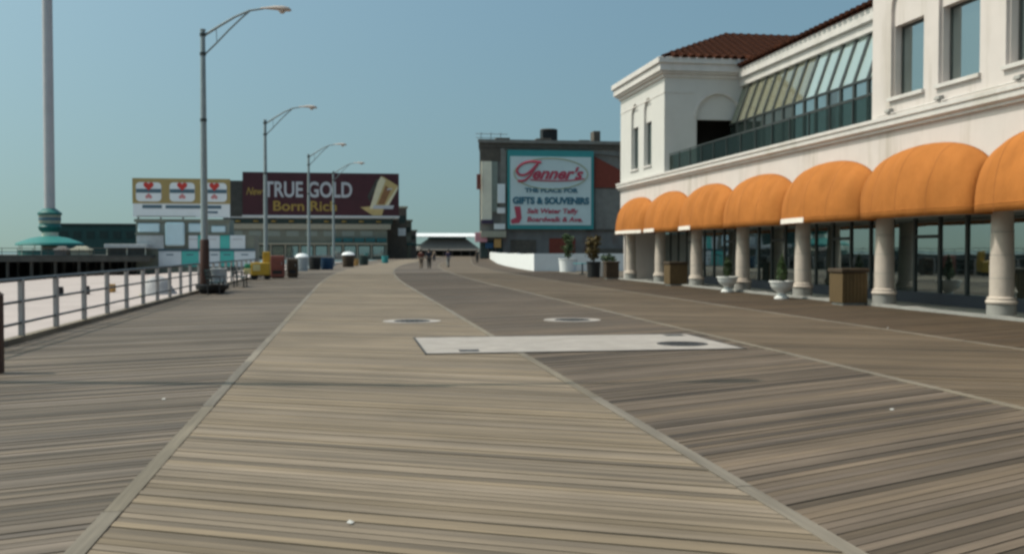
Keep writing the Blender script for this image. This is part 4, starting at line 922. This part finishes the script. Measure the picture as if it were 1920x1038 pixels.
for x0, x1, y0, z1, m, nm in ((24.9, 26.9, 128, 17.4, 'black', 'water_tank'), (31.5, 32.4, 127, 17.2, 'brick_dark', 'chimney'), (23.9, 25.9, 127, 16.1, 'brick_dark', 'roof_hatch'), (29.6, 31.0, 127, 16.0, 'brick_dark', 'roof_hatch'), (18.5, 20.3, 126, 16.0, 'brick_dark', 'roof_hatch')):
    o = B(x0, x1, y0, y0+1.8, 15.5, z1).build(nm, m, bb, bevel=.06)
MB().lathe([(1.15, 17.35), (1.1, 17.5), (0, 17.6)], (25.9, 128.9, 0), 14).build('tank_lid', 'brick_dark', bb)
an = MB()
for x in (16.3, 17.6, 18.9): an.tube([(x+.8, 130, 15.5), (x+.8, 130, 17.1)], .05, 5)
an.tube([(16.4, 130, 16.9), (20.6, 130, 16.9)], .05, 5); an.tube([(16.4, 130, 16.4), (20.6, 130, 16.4)], .04, 5); an.build('roof_frame', 'galv', bb)
MB().tube([(19.4, 124.7, 14.4), (32, 124.7, 13.9), (38, 124.7, 13.3)], .08, 5).build('stay_cable', 'brick_dark', bb)
# narrow shop front left of the billboard
B(16.3, 19.0, 124.86, 125.0, 12.9, 14.55).build('dark_upper_front', 'brick_dark', bb)
B(16.45, 17.75, 124.7, 125.0, 5.4, 12.85).build('cream_front', 'cream_panel', bb); B(17.76, 18.5, 124.82, 125.0, 6.5, 12.85).build('grey_front', 'greygreen', bb)
B(18.9, 19.6, 124.75, 125.0, 4.2, 14.5).build('corner_pilaster', 'brick_grey', bb); B(16.3, 19.5, 124.1, 125.0, 3.3, 4.1).build('shop_canopy', 'cream_band', bb)
for k in range(3): B(16.4+1.0*k, 17.2+1.0*k, 124.9, 125.008, .4, 2.9).build('shop_window', 'shop_dark', bb)
for x0, x1, z0, z1, m, lb in ((18.45, 19.4, 7.6, 10.0, 'sign_white', 'tall white blade sign at the corner of the brick block'), (18.4, 19.4, 6.3, 7.0, 'pav_roof', 'white blade sign under the tall one'), (18.0, 19.4, 4.3, 5.0, 'pav_roof', 'low white blade sign above the shop canopy'),
    (16.4, 17.9, 5.0, 5.5, 'cloth_purple', 'dull mauve blade sign on the cream front'), (15.6, 17.1, 2.7, 3.9, 'pink', 'pink shop sign at the left corner of the brick block'), (16.9, 17.9, 1.9, 2.6, 'blue', 'blue shop sign below the canopy'), (18.0, 18.9, 2.0, 3.1, 'sign_orange', 'tan shop sign below the white signs'), (15.8, 16.35, 9.3, 11.2, 'red_brown', 'small dark red blade sign high on the left corner')):
    t = thing('blade_sign', lb, 'sign', (x0, 124.5, z0), 'blade signs along the brick block')
    B(x0, x1, 124.3, 124.5, z0, z1).build('board', m, t, bevel=.04); MB().tube([((x0+x1)/2, 124.5, z1-.2), ((x0+x1)/2, 125.0, z1-.2)], .06, 5).build('bracket', 'iron', t)
# souvenir billboard
sb = thing('souvenir_billboard', 'pale billboard with red script name and blue lettering in teal frame', 'billboard', (25, 124.6, 4.4))
B(19.75, 30.85, 124.35, 124.85, 4.35, 14.3).build('frame', 'board_teal', sb); B(20.05, 30.5, 124.28, 124.349, 4.85, 13.5).build('face', 'board_pale', sb)
ov = []
for k in range(48):
    a = k*2*math.pi/48; ov.append((25.3+4.75*math.cos(a), 124.25, 11.35+1.95*math.sin(a)))
MB().tube(ov+[ov[0]], .07, 5).build('oval_line', 'olive_line', sb)
YB = 124.24
def stroke(pts, r, name='script_stroke'):
    # smooth flat brush stroke
    P = [Vector((x, YB, z)) for x, z in pts]; out = []
    for i in range(len(P)-1):
        a, b, c, d = P[max(i-1, 0)], P[i], P[i+1], P[min(i+2, len(P)-1)]
        for q in range(6):
            t = q/6; out.append(.5*((2*b)+(c-a)*t+(2*a-5*b+4*c-d)*t*t+(3*b-a-3*c+d)*t**3))
    out.append(P[-1]); return out
cap = stroke([(24.0, 12.75), (22.6, 12.85), (21.5, 12.5), (20.9, 11.8), (21.2, 11.2), (22.0, 11.2), (22.9, 11.9), (23.6, 12.65), (23.1, 11.9), (22.5, 11.0), (21.8, 10.45), (21.0, 10.4)], .2)
MB().tube(cap, .17, 6).build('script_capital', 'script_red', sb)
lettering('script_name', "enner's", (22.9, YB, 10.72), 'script_red', sb, 2.0, shear=.4, bold=.07, width=6.6, extrude=.02)
MB().tube(stroke([(22.6, 10.55), (25, 10.45), (27.4, 10.5), (29.6, 10.75)], .1), .09, 5).build('script_underline', 'script_red', sb)
lettering('letters_line', 'THE PLACE FOR', (21.9, YB, 9.0), 'board_navy', sb, .72, bold=.03, width=6.9, extrude=.02)
lettering('letters_line', 'GIFTS & SOUVENIRS', (20.35, YB, 7.55), 'board_navy', sb, 1.15, bold=.06, width=9.9, extrude=.02)
lettering('letters_line', 'Salt Water Taffy', (22.2, YB, 6.35), 'script_red', sb, .85, bold=.025, shear=.15, width=6.6, extrude=.02)
lettering('letters_line', 'Boardwalk & Ave.', (22.2, YB, 5.3), 'script_red', sb, .85, bold=.025, shear=.15, width=7.2, extrude=.02)
MB().prism([(20.55, YB, 7.2), (21.35, YB, 7.2), (21.5, YB, 5.7), (21.2, YB, 5.1), (20.2, YB, 5.0), (20.1, YB, 5.5), (20.8, YB, 5.8)], (0, .03, 0)).build('boot_shape', 'script_red', sb)

KS = 1.0
def XF(p): return tuple(p)
# ------------------------------------------------------------------ people far along the boardwalk
def ensure_skin(me):
    if len(me.skin_vertices) == 0:
        bm = bmesh.new(); bm.from_mesh(me); bm.verts.layers.skin.verify(); bm.to_mesh(me); bm.free()
def skin_obj(name, verts, edges, rad, m, parent, sub=1):
    me = bpy.data.meshes.new(name); me.from_pydata(verts, edges, []); ensure_skin(me); me.materials.append(MATS[m])
    o = link(name, me, parent); o.modifiers.new('skin', 'SKIN')
    d = me.skin_vertices[0].data
    for i, r_ in enumerate(rad): d[i].radius = r_ if isinstance(r_, tuple) else (r_, r_)
    d[0].use_root = True
    s_ = o.modifiers.new('sub', 'SUBSURF'); s_.levels = sub; s_.render_levels = sub
    return o
def person(x, y, label, top, legs, hgt=1.72, step=.18, rz=0):
    t = thing('person', label, 'person', (x, y, 0), 'people walking far along the boardwalk', rz)
    k = hgt/1.75
    def S(vs): return [(a*k, b*k, c*k) for a, b, c in vs]
    V = [(0, 0, .95), (0, .01, 1.2), (0, 0, 1.42), (0, .0, 1.52), (0, .02, 1.62), (0, .02, 1.72),
         (.10, 0, .9), (.11, step*.6, .5), (.11, step*.5, .07), (.11, step*.5+.14, .035),
         (-.10, 0, .9), (-.11, -step*.3, .5), (-.11, -step-.05, .10), (-.11, -step+.08, .04),
         (.18, 0, 1.40), (.23, -.06, 1.12), (.24, .04, .88), (.24, .09, .78), (-.18, 0, 1.40), (-.23, .04, 1.12), (-.24, .12, .90), (-.24, .17, .80)]
    E_ = [(0, 1), (1, 2), (2, 3), (3, 4), (4, 5), (0, 6), (6, 7), (7, 8), (8, 9), (0, 10), (10, 11), (11, 12), (12, 13), (2, 14), (14, 15), (15, 16), (16, 17), (2, 18), (18, 19), (19, 20), (20, 21)]
    rad = [(.13, .10), (.13, .10), (.12, .09), .05, .085, .07, .085, .06, .04, .035, .085, .06, .04, .035, .055, .042, .033, .03, .055, .042, .033, .03]
    skin_obj('body', S(V), E_, rad, 'skin', t, 2)
    idx = [0, 1, 2, 14, 15, 18, 19]; mp_ = {a: i for i, a in enumerate(idx)}
    skin_obj('shirt', S([V[i] for i in idx]), [(mp_[a], mp_[b]) for a, b in E_ if a in mp_ and b in mp_], [(.20, .16), (.20, .155), (.185, .14), .095, .07, .095, .07], top, t, 2)
    idx = [0, 6, 7, 8, 10, 11, 12]; mp2 = {a: i for i, a in enumerate(idx)}
    skin_obj('trousers', S([V[i] for i in idx]), [(mp2[a], mp2[b]) for a, b in E_ if a in mp2 and b in mp2], [(.19, .15), .125, .10, .075, .125, .10, .075], legs, t, 2)
    for q in (8, 12): MB().hexa([(V[q][0]*k-.045, V[q][1]*k-.06, 0), (V[q][0]*k+.045, V[q][1]*k-.06, 0), (V[q][0]*k+.05, V[q][1]*k+.2, 0), (V[q][0]*k-.05, V[q][1]*k+.2, 0)], [(V[q][0]*k-.04, V[q][1]*k-.05, .10), (V[q][0]*k+.04, V[q][1]*k-.05, .10), (V[q][0]*k+.04, V[q][1]*k+.18, .05), (V[q][0]*k-.04, V[q][1]*k+.18, .05)]).build('shoe', 'black', None).parent = t
    MB().lathe([(0, 1.50), (.075, 1.53), (.105, 1.60), (.108, 1.68), (.07, 1.76), (0, 1.78)], (0, -.015, 0), 12).build('hair', 'hair', None, smooth='all').parent = t
    # face
    MB().hexa([(-.014, .10, 1.60), (.014, .10, 1.60), (.014, .125, 1.60), (-.014, .125, 1.60)], [(-.008, .095, 1.65), (.008, .095, 1.65), (.008, .108, 1.65), (-.008, .108, 1.65)]).build('nose', 'skin', None).parent = t
person(6.45, 91, 'walking person in red brown top on the left of the pair', 'cloth_red', 'cloth_tan', 1.70)
person(7.15, 90.6, 'walking person in dark clothes on the right of the pair', 'cloth_navy', 'cloth_dark', 1.78)
person(9.7, 99, 'lone walker in dark purple top and grey trousers', 'cloth_purple', 'cloth_grey', 1.72, rz=.3)
person(17.2, 135, 'small far walker in dark clothes beside the low white wall', 'cloth_dark', 'cloth_dark', 1.72)
person(12.6, 150, 'small far walker in tan clothes before the far shops', 'cloth_tan', 'cloth_navy', 1.7, rz=3.0)
bpy.context.view_layer.update()
